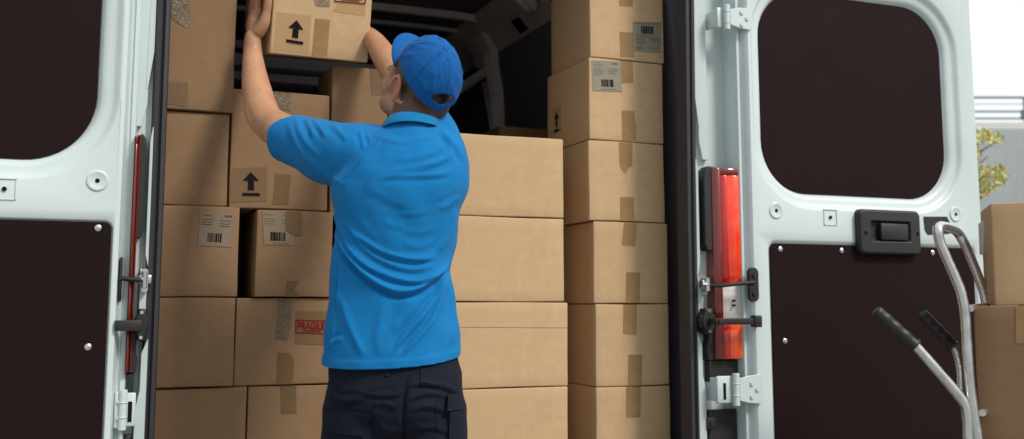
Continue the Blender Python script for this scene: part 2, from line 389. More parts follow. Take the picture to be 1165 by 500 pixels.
    def rr(x0, x1, z0, z1, r, y, ns=12):
        pts = []
        for cx_, cz_, a0 in ((x1-r, z1-r, 0), (x0+r, z1-r, 90), (x0+r, z0+r, 180), (x1-r, z0+r, 270)):
            for k in range(ns+1):
                a = R(a0+90*k/ns); pts.append((fd(cx_+r*math.cos(a)), y, cz_+r*math.sin(a)))
        return pts
    def roff(b, o, r, y): return rr(b[0]-o, b[1]+o, b[2]-o, b[3]+o, max(r+o, .001), y)
    XA, XB, ZS, ZB, ZTOP = 1.935, 2.886, 1.375, .60, 2.50
    WB = (2.001, 2.760, 1.503, 2.176); LB = (2.003, 2.84, .625, 1.336); lo = 1.0
    if sgn < 0: XA = 1.9035; WB = (1.963, 2.735, 1.497, 2.176); LB = (1.915, 2.80, .625, 1.345); lo = .45
    mb = MB()
    # upper half with the window pressing
    L = [rr(XA, XB, ZS, ZTOP, .001, .018), rr(XA, XB, ZS, ZTOP, .001, -.072), rr(XA+.004, XB-.006, ZS, ZTOP-.004, .002, -.080),
         roff(WB, .058 if sgn > 0 else .056, .165, -.0800), roff(WB, .052, .165, -.0785), roff(WB, .046, .165, -.0740), roff(WB, .040, .165, -.0680), roff(WB, .034, .165, -.0655), roff(WB, .024, .165, -.0640),
         roff(WB, .014, .165, -.0610), roff(WB, .007, .165, -.0550), roff(WB, .002, .165, -.0440), roff(WB, -.012, .165, -.0400)]
    mb.loops(L)
    L = [rr(XA, XB, ZB, ZS, .001, .018), rr(XA, XB, ZB, ZS, .001, -.072), rr(XA+.004, XB-.006, ZB+.004, ZS, .002, -.080),
         roff(LB, .014*lo, .018, -.0800), roff(LB, .008*lo, .018, -.0775), roff(LB, .003*lo, .018, -.0710), roff(LB, -.01, .018, -.0700)]
    mb.loops(L)
    # jamb edge with its ribs
    prof = [(1.905,.02),(1.905,-.052),(1.908,-.060),(1.916,-.061),(1.919,-.054),(1.923,-.054),(1.926,-.063),(1.932,-.074),(1.938,-.0795),(1.942,-.070),(1.942,.02)]
    if sgn < 0: prof = [(.103,.0),(.103,-.030),(.099,-.036),(.090,-.036),(.087,-.030),(.083,-.030),(.079,-.040),(.076,-.060),(.071,-.0770),(.065,-.0793),(.058,-.0796),(.055,-.070),(.055,.02)]
    mb.prism([((fd(x) if sgn > 0 else x), y) for x, y in prof], ZB, ZTOP, 'z')
    mb.box((min(fd(1.906), fd(XB)), .018, ZB), (max(fd(1.906), fd(XB)), .030, ZTOP))
    # round and square pressings
    def disc(x, z, r, mbx=mb):
        P = [(r, -.0795), (r-.002, -.0830), (r-.005, -.0838), (r-.008, -.0822), (.001, -.0822)]
        mbx.loops([[(fd(x)+q*math.cos(2*PI*k/28), y, z+q*math.sin(2*PI*k/28)) for k in range(28)] for q, y in P], True, False, True)
    discs = [(2.027, 1.440), (2.767, 1.452)]
    sq = [(2.238, 1.425)] + ([(2.56, 1.425)] if sgn < 0 else [])
    if sgn < 0: sq = [(2.160, 1.418)]; discs = [(1.950+.003, 1.447), (2.72, 1.447)]
    for x, z in discs: disc(x, z, .027)
    for x, z in sq:
        for (a, b) in (((-.026,-.026),(.026,-.024)), ((-.026,.024),(.026,.026)), ((-.026,-.026),(-.024,.026)), ((.024,-.026),(.026,.026))):
            mb.box((fd(x)+a[0], -.0825, z+a[1]), (fd(x)+b[0], -.079, z+b[1]))
    inner = D(mb.build('door_shell', M['paint'], dr, auto=50))
    for x, z in discs+sq:
        mb = MB(); mb.cyl((fd(x), -.0835, z), (fd(x), -.079, z), .0055, n=14); D(mb.build('door_hole', M['ink'], dr, auto=40))
    # liners
    def slab(b, o, r, y0, y1): mb.loops([roff(b, o, r, y1), roff(b, o, r, y0+.001), roff(b, o-.001, r, y0)], True, True, True)
    mb = MB(); slab(WB, .0, .165, -.0500, -.042); D(mb.build('window_liner', M['board'], dr, auto=30))
    mb = MB(); slab(LB, .0, .018, -.0770, -.0705); low = D(mb.build('lower_panel', M['board'], dr, auto=30))
    scr = [(2.040,1.318),(2.047,1.03),(2.28,1.318),(2.66,1.318),(2.79,1.03)] if sgn > 0 else [(1.946,1.330),(1.956,1.040),(2.28,1.330),(2.66,1.330)]
    for x, z in scr:
        mb = MB(); mb.loops([[(fd(x)+q*math.cos(2*PI*k/16), y, z+q*math.sin(2*PI*k/16)) for k in range(16)] for q, y in ((.0085,-.0765),(.0085,-.0795),(.006,-.0815),(.003,-.082),(.0025,-.080))], True, False, True)
        mb.build('screw', M['zinc'], low, auto=30)
    # upper and lower hinges
    for zc, h in ((2.055, .085), (.885, .09)):
        hg = MB()
        if sgn > 0:
            if zc > 1.5: h = .074
            hg.prism([(x, z) for x, z in ((1.868, zc-h/2+.012),(1.868, zc+h/2-.012),(1.90, zc+h/2-.004),(1.945, zc+h/2),(1.952, zc+h/2-.012),(1.952, zc-h/2+.012),(1.945, zc-h/2),(1.90, zc-h/2+.004))], -.089, -.081, 'y')
            hg.cyl((1.862, -.078, zc-h/2-.004), (1.862, -.078, zc+h/2+.004), .011, n=18)
            for q in (-.018, .018): hg.cyl((1.862, -.078, zc+q-.002), (1.862, -.078, zc+q+.002), .0125, n=18)
            xl = 1.800 if zc < 1.5 else 1.832; hg.box((xl, -.070, zc-h/2+.004), (1.855, -.058, zc+h/2-.004), .003); hg.box((xl, -.06, zc-h/2+.01), (xl+.01, .0, zc+h/2-.01))
            bolts = ((1.912, .018), (1.912, -.022), (1.932, 0)); yb = -.0935
        else:
            hg.cyl((.098, -.058, zc-h/2-.004), (.098, -.058, zc+h/2+.004), .010, n=18)
            for q in (-.018, .018): hg.cyl((.098, -.058, zc+q-.002), (.098, -.058, zc+q+.002), .0115, n=18)
            hg.box((.078, -.058, zc-h/2), (.094, -.040, zc+h/2), .004); hg.box((.102, -.056, zc-h/2+.004), (.128, -.046, zc+h/2-.004), .003); hg.box((.120, -.05, zc-h/2+.01), (.128, .0, zc+h/2-.01))
            bolts = ((.088, .02), (.088, -.02)); yb = -.062
        ho = D(hg.build('hinge', M['paint'], dr, auto=30, bevel=.0015))
        for (x, z) in bolts:
            hb = MB(); hb.cyl((x, yb, zc+z), (x, yb+.0055, zc+z), .0075 if sgn > 0 else .0045, .006 if sgn > 0 else .004, n=6)
            hb.build('hinge_bolt', M['paint'], ho, auto=30)
        if zc < 1:
            hb = MB(); x = 1.826 if sgn > 0 else .115; hb.box((x-.005, -.0712 if sgn > 0 else -.0572, zc-.03), (x+.005, -.069 if sgn > 0 else -.0555, zc+.02), .001); hb.build('hinge_slot', M['ink'], ho)
    # check arm with plate, strap with bracket
    zc = 1.205; ck = MB()
    if sgn > 0: ck.prism([(1.925+.017*math.cos(a), zc+(.036 if math.sin(a) > 0 else -.036)+.017*math.sin(a)) for a in [2*PI*(k+.5)/32 for k in range(32)]], -.098, -.0815, 'y')
    else: ck.box((.076, -.078, zc-.055), (.083, -.034, zc+.055), .003)
    cko = D(ck.build('check_plate', M['plastic'], dr, auto=30, bevel=.002))
    if sgn > 0: arm = [(1.922, -.102, zc+.006), (1.88, -.092, zc+.003), (1.82, -.074, zc-.004), (1.785, -.05, zc-.002)]; bx = 1.785
    else: arm = [(.078, -.082, zc+.003), (.10, -.070, zc), (.135, -.05, zc-.002)]; bx = .138
    ck = MB(); ck.tube(arm, .006, 10); ck.build('check_arm', M['plastic'], cko, auto=40)
    if sgn > 0:
        for q in (-.028, .028):
            ck = MB(); ck.cyl((1.925, -.103, zc+q), (1.925, -.097, zc+q), .0075, n=6); ck.build('bolt', M['plastic'], cko, auto=30)
    ck = MB(); ck.cyl((bx, -.052, zc-.020), (bx, -.052, zc+.020), .008, n=12); ck.cyl((bx, -.01, zc+.020), (bx, -.038, zc+.020), .008, n=12); ck.cyl((bx, -.01, zc-.024), (bx, -.038, zc-.024), .008, n=12)
    ck.box((bx-.014, -.045, zc-.010), (bx+.016, -.010, zc+.012), .003); ck.cyl((bx-.020, -.052, zc), (bx+.004, -.052, zc), .007, n=12)
    sub(ck, 'check_bracket', M['zinc'], auto=30)
    zc = 1.092; ck = MB(); bx = 1.784 if sgn > 0 else .133; k_ = 1 if sgn > 0 else .62
    poly = [(bx+.022*k_*math.cos(a), zc+.034*math.sin(a)) for a in [2*PI*k/20 for k in range(20)]]
    ck.prism(poly, -.060, -.008, 'y'); ck.box((bx-.026*k_, -.052, zc-.02), (bx+.026*k_, -.02, zc+.02), .004); ck.box((bx-.012*k_, -.056, zc-.040), (bx+.018*k_, -.02, zc+.040), .004)
    br = sub(ck, 'strap_bracket', M['plastic'], auto=30, bevel=.002)
    for q in (-.031, .031):
        ck = MB(); ck.cyl((bx, -.062, zc+q), (bx, -.055, zc+q), .0045, n=10); ck.build('bolt', M['zinc'], br, auto=30)
    ck = MB()
    if sgn > 0: ck.box((bx, -.104, zc-.010), (1.925, -.096, zc+.010), .002); ck.box((1.918, -.108, zc-.018), (1.944, -.0805, zc+.018), .003); ck.box((bx-.004, -.104, zc-.010), (bx+.008, -.05, zc+.010), .002)
    else: ck.box((.070, -.088, zc-.014), (bx, -.062, zc+.012), .002)
    D(ck.build('door_strap', M['plastic'], dr, auto=30))
    if sgn > 0:
        # inner handle
        hd = MB(); x0, x1, z0, z1 = 2.335, 2.592, 1.308, 1.455
        hd.loops([rr(x0, x1, z0, z1, .018, -.079, 6), rr(x0, x1, z0, z1, .018, -.096, 6), rr(x0+.006, x1-.006, z0+.006, z1-.006, .016, -.104, 6), rr(x0+.045, x1-.045, z0+.040, z1-.036, .006, -.105, 6),
                  rr(x0+.050, x1-.050, z0+.045, z1-.041, .006, -.098, 6), rr(x0+.052, x1-.052, z0+.047, z1-.043, .006, -.088, 6)], True, False, True)
        ho = hd.build('inner_handle', M['plastic'], dr, auto=40, bevel=.0015); D(ho)
        hd = MB(); hd.box((x0+.085, -.108, z0+.047), (x1-.058, -.090, z1-.045), .005); hd.build('handle_lever', M['plastic'], ho, auto=30)
        for x, z in ((x0+.024, z0+.068), (x1-.018, z0+.070)):
            hd = MB(); hd.cyl((x, -.1055, z), (x, -.1025, z), .0065, n=14); hd.build('handle_screw_hole', M['ink'], ho)
        hd = MB(); hd.prism([(2.625,1.440),(2.728,1.443),(2.738,1.425),(2.738,1.385),(2.640,1.378),(2.628,1.395)], -.0825, -.0795, 'y'); D(hd.build('latch_cover', M['plastic'], dr, bevel=.002))

# rubber seal round the opening
for xs in (((1.731, .0), (1.775, .0)), ((.139, .0), (.180, .0))):
    mb = MB(); (x0, _), (x1, _) = xs
    prof = [(x0,.03),(x0,-.012),(x0+.006,-.024),(x0+.016,-.026),(x0+.021,-.018),(x0+.026,-.026),(x1-.006,-.022),(x1-.002,-.008),(x1-.002,.03)]
    lean = []
    mb.loops([[(x+(0.012 if x0 > 1 else -.003)*max(0, (z-1.4)), y, z) for x, y in prof] for z in (.60, 1.0, 1.4, 1.7, 2.0, 2.3, 2.44)], True, True, True)
    V(mb.build('door_seal', M['rubber'], auto=35))
mb = MB(); mb.box((.139, -.024, 2.44), (1.79, .03, 2.475), .006); V(mb.build('door_seal', M['rubber'], auto=35))
mb = MB(); mb.box((-.115, .0, 2.476), (2.03, .16, 2.60), .02); V(mb.build('roof_header', M['paint'], auto=30))
mb = MB(); n = 14
L = []
for y in (.16, 3.7):
    outer = [(-.10+2.115*k/n, y, 2.55+.07*math.sin(PI*k/n)) for k in range(n+1)]; inner_ = [(-.10+2.115*k/n, y, 2.50+.05*math.sin(PI*k/n)) for k in range(n, -1, -1)]
    L.append(outer+inner_)
mb.loops(L, True, True, True); V(mb.build('roof', M['paint'], auto=30))
mb = MB(); mb.box((-.1, .02, .56), (2.02, 3.7, .655)); V(mb.build('cargo_floor', M['floor']))
mb = MB(); mb.box((-.12, -.14, .40), (2.04, .0, .555), .02); mb.box((.0, -.30, .40), (1.92, -.14, .44), .01); V(mb.build('rear_bumper', M['plastic'], auto=30))
# lining of the load space: right wall, left wall, bulkhead, ceiling
for s, fxx in ((1, lambda x: x), (-1, lambda x: 1.915-x)):
    mb = MB(); prof = [(1.835,.655),(1.85,1.2),(1.83,1.8),(1.79,2.15),(1.735,2.34),(1.62,2.47),(1.66,2.49),(1.90,2.40),(1.96,1.6),(1.96,.655)]
    mb.loops([[(fxx(x), y, z) for x, z in prof] for y in (.161, 3.62)], True, True, True); V(mb.build('wall_lining', M['lining'], auto=20))
mb = MB(); mb.box((.05, 3.50, .655), (1.87, 3.56, 2.5)); mb.box((.05, 3.44, 1.70), (1.87, 3.50, 1.74), .005); mb.box((.05, 3.44, 1.92), (1.87, 3.50, 1.95), .005)
V(mb.build('bulkhead', M['lining']))
mb = MB(); mb.box((.2, .16, 2.478), (1.72, 3.5, 2.492)); V(mb.build('ceiling_lining', M['lining']))
mb = MB(); a = onY(262, 72, 1.0); b = onY(470, 84, 1.0); zt_ = onY(340, 66, 1.0).z; zb_ = onY(340, 79, 1.0).z
mb.prism([(1.0, zt_), (1.0, zb_), (1.03, zb_-.012), (1.10, zb_-.012), (1.10, zt_)], .06, b.x, 'x'); mb.prism([(1.02, zb_-.02), (1.02, zb_-.05), (1.05, zb_-.06), (1.09, zb_-.06), (1.09, zb_-.02)], .06, b.x, 'x')
V(mb.build('shelf_beam', M['lining'], auto=30, bevel=.004))
# roof bows and hoops
def bow(y, w, zc, pr=.05):
    mb = MB(); pts = []
    for k in range(25):
        x = .16+1.60*k/24; u = abs(k-12)/12; z = zc-.045*u**9
        pts.append((x, z))
    L = []
    for dx in pts: L.append([(dx[0], y-w/2, dx[1]), (dx[0], y-w/2+.012, dx[1]-pr*.8), (dx[0], y-.012, dx[1]-pr), (dx[0], y+.012, dx[1]-pr), (dx[0], y+w/2-.012, dx[1]-pr*.8), (dx[0], y+w/2, dx[1])])
    mb.loops(L, True, True, True); return V(mb.build('roof_bow', M['rib'], auto=30))
bow(1.60, .045, 2.475, .03); bow(1.84, .02, 2.47, .02); bow(.75, .06, 2.478, .035); bow(2.45, .06, 2.46, .035)
# long rail where wall meets roof, with square cut-outs
mb = MB(); L = []
prof = [(1.60,2.470),(1.605,2.452),(1.69,2.385),(1.735,2.335),(1.765,2.255),(1.79,2.25),(1.79,2.33),(1.72,2.44),(1.64,2.478)]
mb.loops([[(x, y, z) for x, z in prof] for y in (.165, 3.5)], True, True, True)
rail = V(mb.build('cant_rail', M['rib'], auto=25))
def chip(y, h=.07, w=.09, t=0.5):
    mb = MB(); a = Vector((1.69, y, 2.385)); b = Vector((1.735, y, 2.335)); c = a.lerp(b, t); d = (b-a).normalized(); nrm = Vector((-(b-a).z*-1, 0, 0))
    nn = Vector((-.743, 0, -.669)); 
    vs = [c+d*sx*h*.5+Vector((0, sy*w*.5, 0))+nn*.002 for sx, sy in ((-1,-1),(1,-1),(1,1),(-1,1))]
    A = [mb.bm.verts.new(v) for v in vs]; B = [mb.bm.verts.new(v-nn*.03) for v in vs]
    mb.bm.faces.new(A); mb.bm.faces.new(B[::-1])
    for k in range(4): mb.bm.faces.new((A[k], B[k], B[(k+1)%4], A[(k+1)%4]))
    mb.build('rail_opening', M['ink'], rail)
for y in (.5, .9, 1.30, 1.72, 2.2, 2.6, 3.0): chip(y)
# upright hoop of the side wall (bulges under the rail, narrows to a thin post)
def hoop(y0, nm='wall_hoop'):
    mb = MB(); L = []
    for (z, wd, pr) in ((2.40,.30,.05),(2.33,.26,.055),(2.26,.19,.06),(2.15,.14,.06),(2.05,.11,.055),(1.97,.08,.055),(1.94,.12,.065),(1.86,.11,.065),(1.83,.045,.05),(1.70,.025,.035),(1.4,.025,.035),(.66,.03,.035)):
        zs = [.655,1.2,1.8,2.15,2.34,2.47]; xs = [1.835,1.85,1.83,1.79,1.735,1.62]
        x = float(np.interp(z, zs, xs))
        L.append([(x+.03, y0-wd/2, z), (x-pr*.6, y0-wd/2+.01, z), (x-pr, y0-wd/4, z), (x-pr*.8, y0, z), (x-pr, y0+wd/4, z), (x-pr*.6, y0+wd/2-.01, z), (x+.03, y0+wd/2, z)])
    mb.loops(L, True, True, True); return V(mb.build(nm, M['rib'], auto=35))
HY = 1.76
hoop(HY); hoop(3.1)
mb = MB(); mb.box((1.66, HY-.05, 2.19), (1.70, HY+.04, 2.25)); V(mb.build('hoop_opening', M['ink']))
# dome lamp on the rail
a = onX(588, -6, 1.66); b = onX(634, 14, 1.69)
lm = empty('cargo_lamp'); lm.parent = van; lm.location = (-.955, 0, 0)
p0 = Vector((1.61, 1.02, 2.405)); 
p0 = onZ(592, -2, 2.36); p1 = onZ(606, 13, 2.33)
mb = MB(); mb.tube([p0.lerp(p1, t)+ZZ*.02 for t in (-.55, -.5, 0, .5, 1, 1.06)], [.02,.034,.036,.036,.034,.02], 16, flat=.6); mb.build('lamp_base', M['rib'], lm, auto=40)
mb = MB(); mb.tube([p0.lerp(p1, t)-ZZ*.004 for t in (-.48, -.42, 0, .5, .93, 1.0)], [.006,.022,.027,.027,.022,.006], 16, flat=.6); mb.build('lamp_cover', M['lampglass'], lm, auto=60)
# pale tube along the wall
q1 = onX(550, 83, 1.70); q0 = onD(500, 117.5, (q1-CAM).dot(FH)-.45)
mb = MB(); mb.cyl(q0, q1, .022, n=16); V(mb.build('stowed_tube', M['paletube'], auto=40))
# wheels, so that the van stands on the ground
for x in (0.0, 1.92):
    for y in (.95, 4.6):
        wh = MB(); wh.cyl((x-.11, y, .34), (x+.11, y, .34), .34, n=40); wo = V(wh.build('wheel', M['rubber'], auto=40, bevel=.02))
        wh = MB(); wh.cyl((x-.115, y, .34), (x+.115, y, .34), .20, n=30); wh.build('rim', M['zinc'], wo, auto=40)
mb = MB(); mb.prism([(3.7,.35),(5.6,.35),(5.75,.9),(5.4,1.2),(4.7,1.45),(4.1,2.3),(3.7,2.58)], -.08, 1.99, 'x'); V(mb.build('cab', M['paint'], auto=30, bevel=.03))
mb = MB(); mb.box((.02, .2, .30), (1.9, 5.4, .56)); V(mb.build('chassis', M['plastic']))

# ================================================================== CARTONS
class Carton:
    def __init__(s, W, Dp, H, mtx, mat, label, group, name='cardboard_box', seam=True):
        s.W, s.D, s.H, s.m = W, Dp, H, mtx
        s.e = empty(name, label=label, cat='box', group=group); s.e.matrix_world = mtx
        mb = MB(); b = .0035
        vs = mb.box((-W/2, -Dp/2, 0), (W/2, Dp/2, H), b, 3)
        bmesh.ops.subdivide_edges(mb.bm, edges=[e for e in mb.bm.edges if e.calc_length() > .08], cuts=7, use_grid_fill=True)
        rnd = random.Random(hash(label) & 0xffff if False else sum(map(ord, label)))
        ph = [rnd.uniform(0, 6) for _ in range(6)]; k = rnd.uniform(.4, 1)*.0016
        for v in mb.bm.verts:
            x, y, z = v.co
            v.co.x += k*(math.sin(z*19+ph[0])+math.sin(y*14+ph[1]))*(.6 if abs(x) > W/2-.01 else 0)
            v.co.z += k*math.sin(x*17+ph[2])*math.sin(y*12+ph[4]) if abs(z-H/2) > H/2-.01 else 0
        s.o = mb.build('carton', mat, s.e, auto=40)
        # gap between the top flaps, and crease lines
        if seam:
            mb = MB(); mb.box((-W/2+.004, -.0015, H-.0005), (W/2-.004, .0015, H+.0012)); mb.build('flap_seam', M['ink_soft'], s.e)
    def hit(s, px, py, face='front'):
        inv = s.m.inverted(); o = inv @ CAM; d = inv.to_3x3() @ ray(px, py)
        if face == 'front': t = (-s.D/2-o.y)/d.y; p = o+d*t; return (p.x, p.z)
        t = (-s.W/2-o.x)/d.x; p = o+d*t; return (p.y, p.z)
    def decal(s, pts, mat, name, th=.0008, lift=0, face='front'):
        poly = [s.hit(x, y, face) for x, y in pts]
        mb = MB(); e = lift
        if face == 'front':
            x0, x1, z0, z1 = -s.W/2+.0008, s.W/2-.0008, .001, s.H-.001
            poly = [(min(max(a, x0), x1), min(max(b, z0), z1)) for a, b in poly]; mb.prism(poly, -s.D/2-.0002-e-th, -s.D/2+.0006-e, 'y')
        else: mb.prism(poly, -s.W/2-.0028-e-th, -s.W/2+.003-e, 'x')
        return mb.build(name, mat, s.e)
    def bar(s, quad, u0, u1, v0, v1):
        TL, TR, BR, BL = [Vector(q) for q in quad]
        f = lambda u, v: TL.lerp(TR, u).lerp(BL.lerp(BR, u), v)
        return [f(u0, v0), f(u1, v0), f(u1, v1), f(u0, v1)]
    def label_sheet(s, quad, paper, code=(.25, .80, .14, .52), flip=False, rows=(), seed=1, rowmat='ink_soft', strong=True):
        """paper label carrying a bar code and rows of small print"""
        q = [s.hit(*p) for p in quad]; mb = MB(); y = -s.D/2
        mb.mi = 0; mb.prism(q, y-.0016, y+.0006, 'y')
        rnd = random.Random(seed)
        u = code[0]; mb.mi = 1
        while u < code[1]:
            w = rnd.choice((.012, .02, .035, .05)); 
            if u+w > code[1]: break
            mb.prism([tuple(p) for p in s.bar(q, u, u+w, code[2], code[3])], y-.0020, y-.0012, 'y'); u += w+rnd.choice((.008, .014, .02))
        mb.mi = 2
        for (u0, u1, v) in rows:
            u = u0
            while u < u1:
                w = rnd.uniform(.03, .09)
                mb.prism([tuple(p) for p in s.bar(q, u, min(u+w, u1), v, v+.022)], y-.0019, y-.0012, 'y'); u += w+.018
        return mb.build('shipping_label', [paper, M['ink'] if strong else M['ink_soft'], M[rowmat]], s.e)
    def arrow(s, pts_quad, face='front', lift=.0012):
        """this-way-up mark: arrow over a bar, inside the pixel quad TL TR BR BL"""
        q = [s.hit(*p, face) for p in pts_quad]
        P = [(.5,0),(.98,.36),(.68,.36),(.68,.76),(.32,.76),(.32,.36),(.02,.36)]; B = [(0,.88),(1,.88),(1,1),(0,1)]
        mb = MB()
        TL, TR, BR, BL = [Vector(a) for a in q]
        for poly in (P, B):
            pl = [tuple(TL.lerp(TR, u).lerp(BL.lerp(BR, u), v)) for u, v in poly]
            if face == 'front': mb.prism(pl, -s.D/2-.0014-lift, -s.D/2-lift+.001, 'y')
            else: mb.prism(pl, -s.W/2-.0030-lift, -s.W/2-lift, 'x')
        return mb.build('arrow_mark', M['ink'], s.e)
    def stamp(s, quad, lift=.0016):
        """red framed word"""
        q = [Vector(s.hit(*p)) for p in quad]; TL, TR, BR, BL = q; y = -s.D/2-lift
        f = lambda u, v: tuple(TL.lerp(TR, u).lerp(BL.lerp(BR, u), v))
        mb = MB()
        for r in ((0,1,0,.07),(0,1,.93,1),(0,.022,0,1),(.978,1,0,1)): mb.prism([f(r[0],r[2]), f(r[1],r[2]), f(r[1],r[3]), f(r[0],r[3])], y-.0012, y+.001, 'y')
        rnd = random.Random(3); u = .22
        while u < .80:
            w = rnd.uniform(.02, .05); mb.prism([f(u,.77), f(u+w,.77), f(u+w,.83), f(u,.83)], y-.0012, y+.001, 'y'); u += w+.012
        cu = bpy.data.curves.new('txt', 'FONT'); cu.body = 'FRAGILE'; cu.size = 1; cu.extrude = 0; cu.offset = .028; cu.align_x = 'CENTER'; cu.space_character = 1.06
        to = bpy.data.objects.new('txt', cu); C.objects.link(to); dg = bpy.context.evaluated_depsgraph_get(); me = bpy.data.meshes.new_from_object(to.evaluated_get(dg))
        bpy.data.objects.remove(to); bm2 = bmesh.new(); bm2.from_mesh(me)
        xs = [v.co.x for v in bm2.verts]; ys = [v.co.y for v in bm2.verts]; x0, x1, y0, y1 = min(xs), max(xs), min(ys), max(ys)
        for v in bm2.verts:
            a = f(.07+.86*(v.co.x-x0)/(x1-x0), .70-.54*(v.co.y-y0)/(y1-y0)); v.co = Vector((a[0], y-.0012, a[1]))
        bm2.to_mesh(me); bm2.free(); mb.bm.from_mesh(me)
        return mb.build('fragile_stamp', M['red_ink'], s.e)
GB = 'cardboard boxes stacked in the van'
def placed(px0, px1, zt, zb, Y, Dp, yaw, mat, label, pyref, group=GB, extra_l=0, extra_r=0):
    """carton whose front face spans px0..px1 in the plane y=Y"""
    x0 = onY(px0, pyref, Y).x-extra_l; x1 = onY(px1, pyref, Y).x+extra_r; W = x1-x0
    mt = Matrix.Translation(((x0+x1)/2, Y+Dp/2, zb)) @ Matrix.Rotation(R(yaw), 4, 'Z')
    return Carton(W, Dp, zt-zb-.003, mt, mat, label, group)
def zat(px, py, Y): return onY(px, py, Y).z
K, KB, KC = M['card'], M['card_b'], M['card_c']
# ---- right-hand stack
Y = .15
zR = [zat(677, 534, Y), zat(677, 440.5, Y), zat(677, 345.3, Y), zat(674, 250.8, Y), zat(670, 158.4, Y), zat(670, 64.4, Y), zat(671, -30, Y)]
zR[0] = .655
R6 = placed(677, 762, zR[1], zR[0], Y, .31, .9, K, 'tan box at the foot of the right-hand stack, cut by the photo bottom', 470)
R5 = placed(677.5, 761, zR[2], zR[1], Y, .31, .3, K, 'tan box second from the bottom of the right-hand stack, two tape strips on its front', 392)
R4 = placed(675.7, 759.7, zR[3], zR[2], Y, .31, -.3, K, 'tan box third from the bottom of the right-hand stack, beside the black door seal', 300)
R3 = placed(670.5, 756, zR[4], zR[3], Y, .31, -.2, K, 'tan box with torn tape end on its front, third from the top, right-hand stack', 205)
R2 = placed(669.8, 754, zR[5], zR[4], Y, .33, .3, K, 'tan box in the right-hand stack, label at its top left, arrow on its side', 112)
R1 = placed(672, 755, zR[6], zR[5], Y, .32, -.8, K, 'topmost tan box of the right-hand stack with a label at its lower right', 32)
R1.decal([(704.5,-30),(719.7,-30),(719.7,7.5),(704.5,7)], M['tape'], 'tape'); R1.decal([(704.8,36.5),(720,37.5),(721,65),(706,65)], M['tape'], 'tape')
R1.label_sheet([(720,25),(752,25.7),(751.5,60.5),(721,58.5)], M['paper'], (.27,.72,.14,.40), rows=[(.08,.4,.45),(.1,.42,.54),(.1,.4,.60),(.1,.45,.66),(.1,.4,.72),(.6,.95,.52),(.62,.95,.58),(.6,.92,.64),(.08,.3,.86),(.62,.95,.86),(.3,.7,.46),(.08,.3,.89),(.05,.94,.05)], seed=4)
R2.label_sheet([(673,69),(705.5,70),(707.5,104.5),(674.5,103.5)], M['paper'], (.30,.76,.62,.86), rows=[(.08,.3,.07),(.7,.9,.07),(.7,.92,.1),(.08,.42,.14),(.06,.35,.26),(.06,.42,.33),(.06,.38,.40),(.06,.3,.46),(.55,.9,.26),(.56,.9,.33),(.56,.85,.40),(.3,.8,.93)], seed=9)
R2.decal([(705,66),(719.5,66.5),(720.3,94),(707,95)], M['tape'], 'tape'); R2.decal([(707.3,126),(721,126.5),(723.5,145),(723.5,160),(708,160)], M['tape'], 'tape')
R2.decal([(629.5,124),(640,120),(640,147),(629.5,152)], M['film'], 'film_patch', face='side'); R2.arrow([(631.6,128.5),(637,126.5),(637,149),(631.6,151.3)], 'side')
R3.decal([(704,157),(719.3,157),(719.3,189),(714,192),(712,198),(707,193),(705,187)], M['tape'], 'tape'); R3.decal([(705.5,224.5),(721.3,224.5),(721.5,256),(706,256)], M['tape'], 'tape')
R4.decal([(710,249),(724.5,249),(722.5,280.5),(707.5,279)], M['tape'], 'tape'); R4.decal([(712.5,309.7),(728.2,310.2),(727.5,348),(712,348)], M['tape'], 'tape')
R5.decal([(709.3,343),(724.7,343),(724,381.3),(709,380)], M['tape'], 'tape'); R5.decal([(715,403.7),(730.5,403.9),(729.5,443),(714.5,443)], M['tape'], 'tape')
R6.decal([(712.5,437),(728.7,437),(728.5,475),(712.3,475)], M['tape'], 'tape')
# ---- middle stack
Y = .13
zM = [.655, zat(645, 439, Y), zat(645, 343.4, Y), zat(641, 248.6, Y), zat(641, 158, Y)]
placed(487, 646.2, zM[1], zM[0], Y, .40, -.5, K, 'wide tan box at the foot of the middle stack, right of the man\'s trousers', 470)
MC = placed(486, 645.7, zM[2], zM[1], Y, .40, .2, K, 'wide tan box with a horizontal crease, right of the man\'s waist', 392)
placed(482, 641.8, zM[3], zM[2], Y, .40, .0, K, 'wide tan box second from the top of the middle stack, beside the man\'s ribs', 300)
placed(482, 641.2, zM[4], zM[3], Y, .40, -.4, K, 'topmost wide tan box of the middle stack, level with the man\'s shoulder', 205)
MC.decal([(500,372.2),(645,373.0),(645,373.6),(500,372.8)], KC, 'crease', th=.0002)
p = onY(568, 143.5, .95); q = onY(627, 146.5, .95)
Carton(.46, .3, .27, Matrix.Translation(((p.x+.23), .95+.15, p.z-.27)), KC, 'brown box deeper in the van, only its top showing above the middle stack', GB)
Carton(.46, .3, p.z-.27-.657, Matrix.Translation(((p.x+.23), .95+.15, .655)), KC, 'tall box hidden low behind the middle stack', GB)
